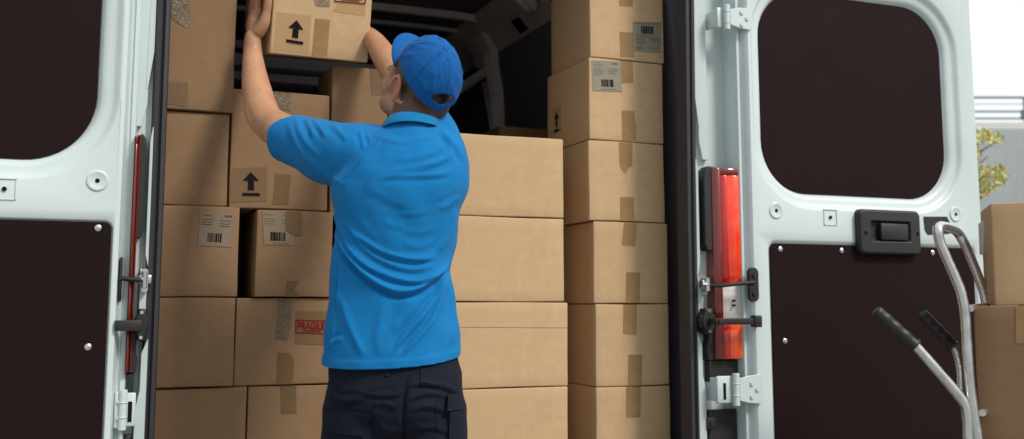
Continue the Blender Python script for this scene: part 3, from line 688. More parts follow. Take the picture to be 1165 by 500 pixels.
# ---- left-hand stacks
Y = .10
zA = [.655, zat(183, 441.8, Y), zat(183, 337.8, Y), zat(187, 232.4, Y), zat(192, 124, Y), zat(192, -70, Y)]
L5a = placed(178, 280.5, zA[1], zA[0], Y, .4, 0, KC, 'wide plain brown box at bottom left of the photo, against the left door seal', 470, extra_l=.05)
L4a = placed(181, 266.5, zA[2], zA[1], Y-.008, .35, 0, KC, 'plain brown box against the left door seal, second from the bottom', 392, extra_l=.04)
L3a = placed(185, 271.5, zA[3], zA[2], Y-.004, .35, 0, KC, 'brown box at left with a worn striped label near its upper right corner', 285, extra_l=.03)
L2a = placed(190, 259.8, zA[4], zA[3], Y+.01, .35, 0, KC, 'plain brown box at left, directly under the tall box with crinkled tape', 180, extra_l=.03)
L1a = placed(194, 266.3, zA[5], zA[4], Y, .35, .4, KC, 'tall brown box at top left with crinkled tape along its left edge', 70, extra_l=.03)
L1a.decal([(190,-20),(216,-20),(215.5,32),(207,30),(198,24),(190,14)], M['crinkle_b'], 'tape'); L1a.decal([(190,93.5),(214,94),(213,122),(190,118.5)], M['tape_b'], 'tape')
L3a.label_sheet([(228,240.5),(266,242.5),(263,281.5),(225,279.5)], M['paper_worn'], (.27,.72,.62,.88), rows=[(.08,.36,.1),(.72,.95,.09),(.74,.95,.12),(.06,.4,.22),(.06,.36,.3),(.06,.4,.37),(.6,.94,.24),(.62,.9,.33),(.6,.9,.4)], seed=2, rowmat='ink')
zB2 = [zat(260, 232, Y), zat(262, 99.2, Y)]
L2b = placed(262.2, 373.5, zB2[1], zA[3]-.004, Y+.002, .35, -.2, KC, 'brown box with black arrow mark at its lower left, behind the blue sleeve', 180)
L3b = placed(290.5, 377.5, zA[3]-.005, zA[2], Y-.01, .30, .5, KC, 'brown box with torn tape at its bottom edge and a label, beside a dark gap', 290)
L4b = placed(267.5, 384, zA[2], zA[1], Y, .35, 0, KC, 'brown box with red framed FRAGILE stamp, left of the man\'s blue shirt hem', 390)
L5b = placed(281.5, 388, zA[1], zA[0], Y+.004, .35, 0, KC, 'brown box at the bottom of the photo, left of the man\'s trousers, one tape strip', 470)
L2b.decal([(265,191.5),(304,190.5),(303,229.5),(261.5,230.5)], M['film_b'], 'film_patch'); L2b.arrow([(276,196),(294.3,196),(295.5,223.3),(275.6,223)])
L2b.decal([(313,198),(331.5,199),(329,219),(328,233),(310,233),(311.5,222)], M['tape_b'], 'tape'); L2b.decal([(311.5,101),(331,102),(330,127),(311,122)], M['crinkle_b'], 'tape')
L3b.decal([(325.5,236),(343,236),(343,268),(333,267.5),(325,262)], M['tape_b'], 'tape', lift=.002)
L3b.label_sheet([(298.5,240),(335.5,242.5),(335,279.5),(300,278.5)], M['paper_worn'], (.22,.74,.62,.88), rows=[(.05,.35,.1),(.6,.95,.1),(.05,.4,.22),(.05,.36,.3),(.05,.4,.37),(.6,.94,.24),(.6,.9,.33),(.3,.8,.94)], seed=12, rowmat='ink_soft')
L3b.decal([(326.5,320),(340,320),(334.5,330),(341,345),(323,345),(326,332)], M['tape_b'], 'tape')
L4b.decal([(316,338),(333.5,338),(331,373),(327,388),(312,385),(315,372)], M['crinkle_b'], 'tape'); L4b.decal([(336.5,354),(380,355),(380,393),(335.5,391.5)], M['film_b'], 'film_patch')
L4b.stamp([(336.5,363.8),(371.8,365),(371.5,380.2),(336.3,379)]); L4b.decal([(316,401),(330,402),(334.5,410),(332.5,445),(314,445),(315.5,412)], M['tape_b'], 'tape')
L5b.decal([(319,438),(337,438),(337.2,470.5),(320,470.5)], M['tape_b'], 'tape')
zc = zat(378, 73, Y)
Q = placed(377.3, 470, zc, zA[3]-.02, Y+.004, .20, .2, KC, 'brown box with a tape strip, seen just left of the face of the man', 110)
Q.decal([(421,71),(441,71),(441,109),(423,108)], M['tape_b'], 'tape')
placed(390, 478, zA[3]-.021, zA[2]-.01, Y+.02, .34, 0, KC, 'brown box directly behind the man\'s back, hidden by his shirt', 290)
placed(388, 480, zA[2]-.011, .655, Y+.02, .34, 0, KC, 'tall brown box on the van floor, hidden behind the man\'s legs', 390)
# ---- the box being lifted
def liftbox():
    psi, pit, rol = R(28), R(12), R(-1); W, H, Dp = .285, .30, .33
    u = RT*math.cos(psi)+FH*math.sin(psi); d = FH*math.cos(psi)-RT*math.sin(psi)
    d2 = d*math.cos(pit)+ZZ*math.sin(pit); up = ZZ*math.cos(pit)-d*math.sin(pit)
    u2 = u*math.cos(rol)-up*math.sin(rol); up2 = up*math.cos(rol)+u*math.sin(rol)
    BL = onD(307, 61, 2.85); o = BL+u2*W/2+d2*Dp/2
    mt = Matrix((( u2.x, d2.x, up2.x, o.x), (u2.y, d2.y, up2.y, o.y), (u2.z, d2.z, up2.z, o.z), (0,0,0,1)))
    c = Carton(W, Dp, H, mt, K, 'tan box held up high by the man, black arrow and red stamp on it', None)
    c.decal([(314,14),(354,18),(351,62),(312,57)], M['film'], 'film_patch', th=.0003); c.arrow([(329,22),(345.5,24.5),(344.5,51),(325.5,48)])
    c.decal([(358.5,21),(375.5,22.8),(371.5,70),(354.5,70)], M['tape'], 'tape'); c.decal([(357,-30),(375,-30),(375,8),(360,7.5),(357.5,2)], M['crinkle'], 'tape')
    c.decal([(384,4),(416,6),(415,18.5),(378,13.5)], M['film'], 'film_patch', th=.0004)
    c.stamp([(382,-13),(417.5,-10),(415.5,5),(380.5,2)])
    return c, BL, u2, d2, up2
LB_, BL_, U2, D2, UP2 = liftbox()

# ================================================================== HAND TRUCK AND ITS BOXES
ht = empty('hand_truck', label='chrome tube hand truck with two black grips leaning in front of the right van door', cat='hand truck')
hb = onD(1112, 500, 2.7); ht.location = (hb.x, hb.y, 0); HO = Vector((hb.x, hb.y, 0))
def path(pts, d): return [onD(x, y, d)-HO for x, y in pts]
def smoothp(P, n=6):
    P = [Vector(p) for p in P]; out = []
    for i in range(len(P)-1):
        a = P[max(i-1,0)]; b = P[i]; c = P[i+1]; d = P[min(i+2, len(P)-1)]
        for k in range(n):
            t = k/n; out.append(.5*((2*b)+(c-a)*t+(2*a-5*b+4*c-d)*t*t+(3*b-a-3*c+d)*t**3))
    out.append(P[-1]); return out
DN, DF = 2.70, 2.93; TR = .0130
near = path([(1067,262),(1069.5,276),(1077,294),(1088,319),(1094,336),(1098,360),(1100.5,400),(1105,450),(1112.5,500),(1165,838)], DN)
far = path([(1090,265.5),(1097,277),(1103,291),(1114,318),(1121,340),(1124.5,380),(1128,430),(1133,480),(1180,800)], DF)
mid = [near[0], onD(1068.5, 257.8, DN+.03)-HO, onD(1075,258.2, DN+.09)-HO, onD(1084,261, DF-.05)-HO, far[0]]
mb = MB(); mb.tube(smoothp(near[::-1][:-1]+mid+far[1:], 8), TR, 16); fr = mb.build('frame_tube', M['chrome'], ht, auto=60)
for pts, d, gp in (([(1041,393),(1066,421),(1090,449),(1098,462),(1101,480),(1103,520),(1118,640)], DN, [(996,353.5),(1041,393.5)]), ([(1083,392),(1088,399),(1093,420),(1095,450),(1103,500),(1120,640)], DF, [(1048.5,356.5),(1084,394)])):
    mb = MB(); mb.tube(smoothp(path(pts, d)), TR, 14); mb.build('handle_tube', M['chrome'], ht, auto=60)
    a, b = path(gp, d); mb = MB(); n = 26; ds = [i/n for i in range(n+1)]
    mb.tube([a.lerp(b, t) for t in ds], [(.0160+(.0009*math.cos(t*26) if .12 < t < .92 else 0))*(.8 if t == 0 else 1)+(.004 if t > .97 else 0) for t in ds], 18); mb.build('grip', M['plastic'], ht, auto=60)
for (x, y) in ((1105, 351), (1119, 470), (1140, 640)):
    mb = MB(); a = onD(x-1, y, DN)-HO; b = onD(x+19, y-3, DF)-HO; mb.cyl(a, b, .009, n=12); mb.build('cross_bar', M['chrome'], ht, auto=60)
a = near[-1]; b = far[-1]; b.z = a.z
mid_ = (a+b)/2; dn = (b-a).normalized(); pr = Vector((dn.y, -dn.x, 0)); pr = pr if pr.dot(RT) > 0 else -pr
mb = MB(); qs = [a-dn*.03, b+dn*.03, b+dn*.03+pr*.36, a-dn*.03+pr*.36]
mb.prism([(q.x, q.y) for q in qs], .04, .048, 'z'); mb.build('toe_plate', M['zinc'], ht)
for s in (a-dn*.09, b+dn*.05):
    mb = MB(); c0 = Vector((s.x, s.y, .10))-pr*.05; mb.cyl(c0, c0+dn*.05, .10, n=28); mb.build('wheel', M['rubber'], ht, auto=40, bevel=.01)
GH = 'boxes loaded on the hand truck'
def hbox(px, d, z0, z1, W, Dp, yawv, label, mat):
    ang = YAW+R(yawv); dd = Vector((math.sin(ang), math.cos(ang), 0)); uu = Vector((math.cos(ang), -math.sin(ang), 0))
    c = onD(px, 347, d); c.z = z0; o = c+uu*W/2+dd*Dp/2
    mt = Matrix.Translation(o) @ Matrix.Rotation(-ang, 4, 'Z')
    return Carton(W, Dp, z1-z0-.002, mt, mat, label, GH)
H1 = hbox(1132.5, 2.72, 1.142, 1.142+.264, .36, .30, 19.5, 'upper tan box on the hand truck, at the right edge of the photo', KB)
H1.decal([(1114.5,255),(1120.5,251),(1120.5,290),(1116,290)], M['label_white'], 'side_label', face='side')
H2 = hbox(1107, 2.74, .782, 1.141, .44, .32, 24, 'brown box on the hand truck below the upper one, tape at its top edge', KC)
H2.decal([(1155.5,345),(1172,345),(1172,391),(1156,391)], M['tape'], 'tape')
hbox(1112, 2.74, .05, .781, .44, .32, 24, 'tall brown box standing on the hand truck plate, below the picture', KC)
# ================================================================== THE MAN
MD = 2.5
def P(px, py, w=0.0): return onD(px, py, MD+w)
def evalmesh(ob):
    dg = bpy.context.evaluated_depsgraph_get(); return bpy.data.meshes.new_from_object(ob.evaluated_get(dg))
def remesh(mb, voxel, smooth=6, fac=.5):
    """fuse overlapping closed shapes into one continuous skin"""
    me = mb.mesh('tmp'); o = bpy.data.objects.new('tmp', me); C.objects.link(o)
    m = o.modifiers.new('r', 'REMESH'); m.mode = 'VOXEL'; m.voxel_size = voxel; m.adaptivity = 0
    s = o.modifiers.new('s', 'SMOOTH'); s.factor = fac; s.iterations = smooth
    bpy.context.view_layer.update(); out = evalmesh(o); bpy.data.objects.remove(o); return out
def blob_chain(mb, pts, rad, n=24, sub=5, flat=1.0, updir=None):
    pts = smoothp(pts, sub); k = len(pts); q = np.linspace(0, len(rad)-1, k); r = list(np.interp(q, range(len(rad)), rad))
    t0 = (pts[1]-pts[0]).normalized(); t1 = (pts[-1]-pts[-2]).normalized()
    P0 = [pts[0]-t0*r[0]*a for a in (.95, .8, .45)]; P1 = [pts[-1]+t1*r[-1]*a for a in (.45, .8, .95)]
    R0 = [r[0]*a for a in (.3, .6, .9)]; R1 = [r[-1]*a for a in (.9, .6, .3)]
    mb.tube(P0+pts+P1, R0+r+R1, n, True, flat, updir)
def ring(py, L, Rr, b, wc=0., n=64, e=2.25, lat=0):
    cL, cR = P(L, py, wc), P(Rr, py, wc); c = (cL+cR)/2; a = (cR-cL).length/2; out = []
    for k in range(n):
        t = 2*PI*k/n; ct, st = math.cos(t), math.sin(t)
        x = a*math.copysign(abs(ct)**(2/e), ct); y = b*math.copysign(abs(st)**(2/e), st)
        out.append(c+RT*x+FH*y)
    return out
man = empty('person', (0,0,0)); mp = P(450, 500, 0); man.location = (mp.x, mp.y, 0)
tag(man, 'man in blue polo shirt and blue cap seen from behind, lifting a box overhead', 'person')
def MP(o): o.parent = man; o.location = (-mp.x, -mp.y, 0); return o

# head frame: forward up and to the left of the view
psi, th, roll = R(43), R(15), R(0)
hf = (-RT*math.sin(psi)*math.cos(th)+FH*math.cos(psi)*math.cos(th)+ZZ*math.sin(th)).normalized()
hx = (RT*math.cos(psi)+FH*math.sin(psi)).normalized(); hu = hx.cross(hf).normalized()
hx = (Matrix.Rotation(roll, 3, hf) @ hx); hu = (Matrix.Rotation(roll, 3, hf) @ hu)
HC = P(480, 97.5, .03); HS = .97
def HL(x, y, z): return HC+(hx*x+hf*y+hu*z)*HS
HM = Matrix(((hx.x, hf.x, hu.x), (hx.y, hf.y, hu.y), (hx.z, hf.z, hu.z)))
def hball(mb, c, r, rot=None):
    M3 = HM if rot is None else HM @ rot
    mb.ball(HL(*c), (r[0]*HS, r[1]*HS, r[2]*HS), 14, M3)

def S_left(d, u, off): return BL_-U2*off+D2*d+UP2*u
def S_right(d, u, off): return BL_+U2*(.285+off)+D2*(d+.11)+UP2*u
def hand(mb, Sf, wrist):
    """palm flat against a side of the box, fingers reaching up it, thumb towards the viewer"""
    kn = [(.090, .118, .018), (.116, .128, .018), (.142, .122, .017), (.164, .106, .016)]
    ln = [(.026,.046,.066), (.030,.052,.074), (.028,.049,.069), (.022,.038,.054)]
    fr = [.0098, .0100, .0095, .0082]
    wr = wrist
    for (d, u, o), l, r, fn in zip(kn, ln, fr, (-.16, -.02, .12, .30)):
        k = Sf(d, u, o); blob_chain(mb, [wr.lerp(k, .12), wr.lerp(k, .55)+ (Sf(0,0,1)-Sf(0,0,0))*.004, k], [.0145, .0150, .0112], 14, 4)
        blob_chain(mb, [k, Sf(d+l[0]*fn, u+l[0], o+.004), Sf(d+l[1]*fn, u+l[1], o-.001), Sf(d+l[2]*fn, u+l[2], o-.008)], [r+.0012, r, r*.95, r*.82], 14, 4)
    blob_chain(mb, [wr.lerp(Sf(.09, .08, .022), .15), Sf(.085, .085, .022), Sf(.12, .10, .018)], [.018, .020, .015], 16, 4)
    blob_chain(mb, [wr.lerp(Sf(.03,.055,.032), .4), Sf(.020, .058, .030), Sf(.010, .082, .020), Sf(.004, .112, .0155), Sf(.002, .140, .0135), Sf(.002, .160, .012)], [.0175, .019, .0165, .0118, .0112, .0088], 16, 4)
    blob_chain(mb, [wr, Sf(.10,.07,.028), Sf(.15,.09,.02)], [.017,.016,.012], 16, 4)

def make_body():
    mb = MB()
    # trunk (inside the clothes)
    mb.loops([ring(py, L, Rr, b, wc) for py, L, Rr, b, wc in ((152,425,505,.045,.01),(170,405,520,.08,.01),(205,398,520,.10,.01),(250,392,512,.10,0),(300,390,503,.09,0),(360,388,505,.085,0),(410,388,512,.09,.0),(455,388,515,.09,.0),(480,392,508,.07,0))], True, True, True)
    for s, hx_ in ((-1, 414), (1, 488)):
        hip = P(hx_, 470, 0); kn = Vector((hip.x+.01*s, hip.y+.01, .50)); an = Vector((hip.x+.015*s, hip.y-.01, .10)); toe = an+FH*.15-ZZ*.055
        blob_chain(mb, [hip, hip.lerp(kn, .5), kn, kn.lerp(an, .35)-FH*.01, an], [.078, .070, .052, .052, .036], 24, 4)
        blob_chain(mb, [an-ZZ*.045-FH*.02, an-ZZ*.05+FH*.06, toe], [.034, .034, .028], 16, 4)
    # neck and head
    blob_chain(mb, [P(466, 165, .0), P(468, 148, .002), P(471, 134, .008), P(476, 116, .02)], [.066, .0595, .058, .056], 28, 4)
    hball(mb, (0, -.006, .026), (.0765, .092, .084)); hball(mb, (0, .035, .005), (.068, .066, .075)); hball(mb, (0, .048, -.045), (.056, .052, .052))
    hball(mb, (0, .080, -.088), (.030, .026, .024)); hball(mb, (0, -.040, -.035), (.058, .050, .055))
    for s in (-1, 1):
        hball(mb, (.050*s, .045, -.058), (.021, .045, .030)); hball(mb, (.046*s, .062, -.016), (.027, .034, .030)); hball(mb, (.028*s, .086, .028), (.024, .014, .012))
        # ear: rim, lobe, bowl
        c = Vector((.079*s, -.008, -.016)); pts = []
        for k in range(11):
            a = R(-95+k*27); pts.append(HL(c.x+s*(.007+.006*math.sin(a*.5)), c.y-.016*math.cos(a)-.009*math.sin(a), c.z+.029*math.sin(a)))
        blob_chain(mb, pts, [.0052, .0050, .0048, .0046, .0046, .0042], 10, 2)
        mb.ball(HL(c.x-s*.001, c.y, c.z-.002), (.006, .014, .026), 10, HM); mb.ball(HL(c.x+s*.004, c.y+.004, c.z-.027), (.0058, .008, .009), 8, HM)
    blob_chain(mb, [HL(0, .100, .022), HL(0, .114, .002), HL(0, .126, -.018)], [.008, .0095, .0125], 14, 4)
    for s in (-1, 1): mb.ball(HL(.012*s, .112, -.022), .0085, 8)
    blob_chain(mb, [HL(-.022, .094, -.047), HL(0, .104, -.044), HL(.022, .094, -.047)], [.004, .006, .004], 10, 3); blob_chain(mb, [HL(-.018, .094, -.056), HL(0, .102, -.056), HL(.018, .094, -.056)], [.004, .0065, .004], 10, 3)
    # left arm
    wl = S_left(.030, .040, .043)
    blob_chain(mb, [P(425,175,.0), P(385,168,.04), P(335,156,.115), P(318,148.5,.145), P(304,137.5,.18), P(297,122,.215), P(292.5,104,.255), P(289.5,86,.30), P(287.5,62,.345), wl], [.058, .058, .052, .0475, .0425, .0415, .039, .0340, .0262, .0215], 28, 5)
    blob_chain(mb, [P(298,146,.165), P(292,137,.180), P(288,124,.205)], [.022, .024, .024], 16, 3)
    hand(mb, S_left, wl)
    # right arm
    wr = S_right(.075, .10, .036)
    blob_chain(mb, [P(490,172,.0), P(488,150,.10), P(476,128,.19), P(462,106,.26), P(450,84,.315), P(437,64,.40), P(425,46,.47), wr], [.058, .056, .050, .045, .0415, .036, .0285, .0225], 28, 5)
    hand(mb, S_right, wr)
    me = remesh(mb, .0032, 5, .45)
    o = link('body', me, M['skin'], man, True); MP(o)
    # hair and beard colour, warm ears: where they grow on this head
    n = len(me.vertices); co = np.empty(n*3); me.vertices.foreach_get('co', co); co = co.reshape(-1, 3)
    d = (co-np.array(HC))/HS; lx = d@np.array(hx); ly = d@np.array(hf); lz = d@np.array(hu)
    sm = lambda a, b, x: np.clip((x-a)/(b-a), 0, 1)**2*(3-2*np.clip((x-a)/(b-a), 0, 1))
    jit = .006*np.sin(lx*310)*np.sin(lz*270+ly*190)
    near = (np.abs(lx) < .12) & (np.abs(ly) < .16) & (lz > -.16)
    back = sm(.012, -.018, ly+jit)*sm(-.118, -.066, lz+jit-ly*.05)                       # nape and back
    side = sm(.040, .024, ly+jit)*sm(.004, .020, lz+jit)*sm(.05, .062, np.abs(lx))         # temples
    beard = sm(.020, .075, ly+jit)*sm(-.030, -.070, lz+jit+ly*.1)*.65
    sideb = .3*sm(.012,.022,ly)*sm(.060,.045,ly)*sm(-.05,-.03,lz)*sm(.055,.066,np.abs(lx))
    h = np.maximum(np.maximum(back*.95, side*.9), np.maximum(beard, sideb))
    ear = (np.abs(lx) > .0765) & (np.abs(ly+.004) < .032) & (np.abs(lz+.012) < .040)
    h[ear] = 0; h[~near] = 0
    at = me.attributes.new('hair', 'FLOAT', 'POINT'); at.data.foreach_set('value', h.astype(np.float32))
    bl = np.where(ear & near, .75, 0.) + near*.12*sm(-.05,-.09,lz)
    for q, rr_, k in ((P(290,139,.175), .035, .5), (P(296,22,.40), .05, .35), (P(440,66,.39), .05, .2)):
        bl = np.maximum(bl, k*np.exp(-((co-np.array(q))**2).sum(1)/rr_**2))
    at = me.attributes.new('blush', 'FLOAT', 'POINT'); at.data.foreach_set('value', bl.astype(np.float32))
    return o
body = make_body()
for s in (-1, 1):
    mb = MB(); mb.ball(HL(.029*s, .083, .008), .0125, 12); e = MP(mb.build('eye', M['eye'], man, smooth=True)); e.location = (-mp.x, -mp.y, 0)
    mb = MB(); mb.ball(HL(.029*s, .0925, .009), .0052, 10); mb.build('iris', M['iris'], e, smooth=True)

# ---- cap, worn pushed back
cp_, ct_ = R(35), R(56)
cf = (-RT*math.sin(cp_)*math.cos(ct_)+FH*math.cos(cp_)*math.cos(ct_)+ZZ*math.sin(ct_)).normalized(); cx2 = (RT*math.cos(cp_)+FH*math.sin(cp_)).normalized(); cu2 = cx2.cross(cf).normalized()
CC = P(482.5, 93, .012)
def CL(x, y, z): return CC+(cx2*x+cf*y+cu2*z)*.91
CMX = Matrix(((cx2.x, cf.x, cu2.x), (cx2.y, cf.y, cu2.y), (cx2.z, cf.z, cu2.z)))
def make_cap():
    mb = MB(); NT, NP = 216, 84; A, B_, Hh = .0835, .1045, .113; c = Vector((0, -.006, .012)); grid = []
    rim = lambda t: R(92)-R(13)*abs(math.sin(t))**1.6          # t measured from the front
    for j in range(NP+1):
        row = []
        for i in range(NT):
            t = 2*PI*i/NT; ph = rim(t)*j/NP+1e-3
            x = A*math.sin(ph)*math.sin(t); y = B_*math.sin(ph)*math.cos(t); z = Hh*math.cos(ph)
            fr = max(0, math.cos(t))
            z += .016*fr*math.sin(min(ph, PI/2)*1.0)**2*math.cos(ph)*1.6; 
            seam = min(abs(((t/(PI/3)+.5) % 1)-.5), 1)*PI/3
            k = 1-.018*math.exp(-(seam/.022)**2)+.011*math.exp(-((seam-.06)/.025)**2)
            rg_ = lambda q: 1-abs(math.sin(q))*2; wr = (.0013*rg_(t*3.1+ph*2.3+1.9*math.sin(ph*2.1+t*1.7))+.0010*rg_(t*5.3-ph*4.1+2.3*math.sin(t*2+1)+1.1*math.sin(ph*3.7))+.0009*rg_(ph*7+2.2*math.sin(t*3.3)+.8*math.sin(t*7)))*math.sin(ph)**1.5
            k *= 1+wr/.09*.8
            row.append(mb.bm.verts.new(CL(c.x+x*k, c.y+y*k, c.z+z*k)))
        grid.append(row)
    for j in range(NP):
        for i in range(NT):
            i2 = (i+1) % NT; t = 2*PI*(i+.5)/NT; ph = math.degrees(rim(t))*(j+.5)/NP
            da = math.degrees(min(abs(t-PI), abs(t-PI)))                 # from the back
            if (da/22)**2+((ph-74)/9.)**2*(1 if ph < 74 else 1.4) < 1: continue
            mb.bm.faces.new((grid[j][i], grid[j][i2], grid[j+1][i2], grid[j+1][i]))
    mb.bm.verts.ensure_lookup_table()
    bmesh.ops.remove_doubles(mb.bm, verts=mb.bm.verts, dist=.0004)
    o = mb.build('cap', M['cap'], man, smooth=True); m = o.modifiers.new('s', 'SOLIDIFY'); m.thickness = .0035; m.offset = 1
    MP(o)
    # brim
    mb = MB(); nu, nv = 24, 10; G = []
    for j in range(nv+1):
        v = j/nv; row = []
        for i in range(nu+1):
            u = -1+2*i/nu; ang = u*R(62); 
            x0, y0 = A*math.sin(ang)*1.02, c.y+B_*math.cos(ang)*1.01
            ext = .072*(1-abs(u)**2.6)**.5 if abs(u) < 1 else 0
            x = x0*(1+.02*v); y = y0+ext*v; z = c.z+.006-.016*(x/A)**2*(.6+.4*v)-.006*v
            row.append(mb.bm.verts.new(CL(x, y, z)))
        G.append(row)
    for j in range(nv):
        for i in range(nu): mb.bm.faces.new((G[j][i], G[j][i+1], G[j+1][i+1], G[j+1][i]))
    b = mb.build('cap_brim', M['cap'], o, smooth=True); m = b.modifiers.new('s', 'SOLIDIFY'); m.thickness = .004; m.offset = 0
    mb = MB(); mb.ball(CL(0, c.y, c.z+Hh+.002), (.0075, .0075, .004), 8, CMX); mb.build('cap_button', M['cap'], o, smooth=True)
make_cap()

# ---- polo shirt
def fold(px, py, pts, s, asym=0.):
    """signed profile of one fold: distance to a polyline, fading towards its ends"""
    best = np.full(px.shape, 1e9); tt = np.zeros(px.shape); sd = np.zeros(px.shape); L = [0]
    for a, b in zip(pts, pts[1:]): L.append(L[-1]+math.hypot(b[0]-a[0], b[1]-a[1]))
    for i, (a, b) in enumerate(zip(pts, pts[1:])):
        dx, dy = b[0]-a[0], b[1]-a[1]; l2 = dx*dx+dy*dy
        t = np.clip(((px-a[0])*dx+(py-a[1])*dy)/l2, 0, 1); ex = px-(a[0]+t*dx); ey = py-(a[1]+t*dy); d = np.hypot(ex, ey)
        m = d < best; best = np.where(m, d, best); tt = np.where(m, (L[i]+t*math.sqrt(l2))/L[-1], tt); sd = np.where(m, np.sign(dx*ey-dy*ex), sd)
    end = np.clip(np.minimum(tt, 1-tt)*5, 0, 1); end = end*end*(3-2*end)
    x = best*sd/s
    return end*(np.exp(-x*x)-asym*np.exp(-(x-1.7)**2))
def crv(pts, n=6):
    v = smoothp([Vector((x, y, 0)) for x, y in pts], n); return [(q.x, q.y) for q in v]
FOLDS = [  # (points, width px, height mm, asymmetry)
 ([(378,258),(387,278),(402,298),(422,317),(443,329),(461,332),(480,326),(498,314),(509,303),(517,285)], 3.3, 9.5, 1.1),
 ([(386,262),(396,281),(414,300),(436,312),(458,319),(478,320),(496,312),(508,300)], 2.6, 5.5, 1.0),
 ([(400,263),(416,275),(436,287),(461,294),(482,295),(500,290)], 2.8, 5.0, .8),
 ([(390,250),(404,270),(424,290),(450,303),(472,307),(494,302)], 2.8, 3.2, .6),
 ([(510,306),(500,334),(478,362),(460,382),(446,404)], 3.6, 6.5, .8),
 ([(508,325),(500,346),(489,368),(470,390),(454,408)], 3.2, 5.8, .8),
 ([(384,330),(396,366),(408,392),(416,410)], 4.5, 3.6, .4),
 ([(441,336),(434,360),(430,385),(432,408)], 6, 2.4, .2),
 ([(468,336),(456,356),(446,380)], 5, 2.4, .3),
 ([(512,320),(516,345),(517,370),(512,395)], 3.5, 3.0, .4),
 ([(388,300),(386,322),(384,345),(383,366)], 1.6, 3.4, 1.0),
 ([(392,384),(381,388),(373,398),(369,410)], 2.6, 4.0, .6),
 ([(418,212),(434,222),(450,230),(468,233)], 4.5, 1.7, .6),
 ([(428,203),(445,201),(470,200),(498,199),(516,194)], 2.8, 4.2, .8),
 ([(436,198),(460,192),(484,189),(502,182),(514,172)], 3.6, 3.6, .6),
 ([(446,183),(470,180),(495,172),(508,160)], 4.0, 2.8, .5),
 ([(458,262),(476,265),(496,260)], 3.4, 1.0, .6), ([(456,277),(476,281),(500,274)], 3.6, 1.2, .6), ([(452,243),(470,244),(486,240)], 3.2, 1.0, .5), ([(404,240),(418,262),(434,274)], 5.0, 1.2, .5), ([(434,250),(447,256),(462,258)], 4.4, 1.0, .5),
 ([(499,147),(510,156),(520,168),(529,186)], 2.8, 5.0, .9), ([(502,152),(513,164),(512,176),(500,184),(478,190)], 3.0, 4.2, .8), ([(505,136),(516,146),(524,160)], 2.4, 3.0, .8),
 ([(439,152),(430,162),(420,174),(408,190),(394,206),(377,221)], 1.3, 5.5, 1.0),
 ([(331,134),(333,152),(341,170),(358,190),(380,205),(398,212)], 3.8, 4.6, .7), ([(337,133),(341,150),(352,168),(368,182)], 3.0, 3.6, .7),
 ([(347,134),(354,146),(358,158)], 2.8, 4.5, .8), ([(354,134),(366,148),(372,158)], 2.6, 4.0, .7), ([(376,139),(388,152),(396,160)], 3.0, 3.6, .7), ([(408,148),(413,160),(414,172)], 2.4, 3.4, .8), ([(416,150),(420,158),(422,166)], 2.0, 2.6, .8),
 ([(430,156),(443,160),(462,161),(480,158),(498,156)], 2.6, 2.6, .5), ([(444,170),(436,186),(424,204),(414,222)], 4.5, 2.6, .4),
 ([(519,235),(514,255),(506,275),(496,290)], 3.6, 3.4, .5), ([(524,222),(512,232),(498,238)], 3.6, 2.6, .5),
 ([(380,238),(384,256),(392,272)], 3.0, 3.6, .6),
 ([(378,330),(379,350),(378,380),(376,400)], 2.6, 2.6, .5),
]
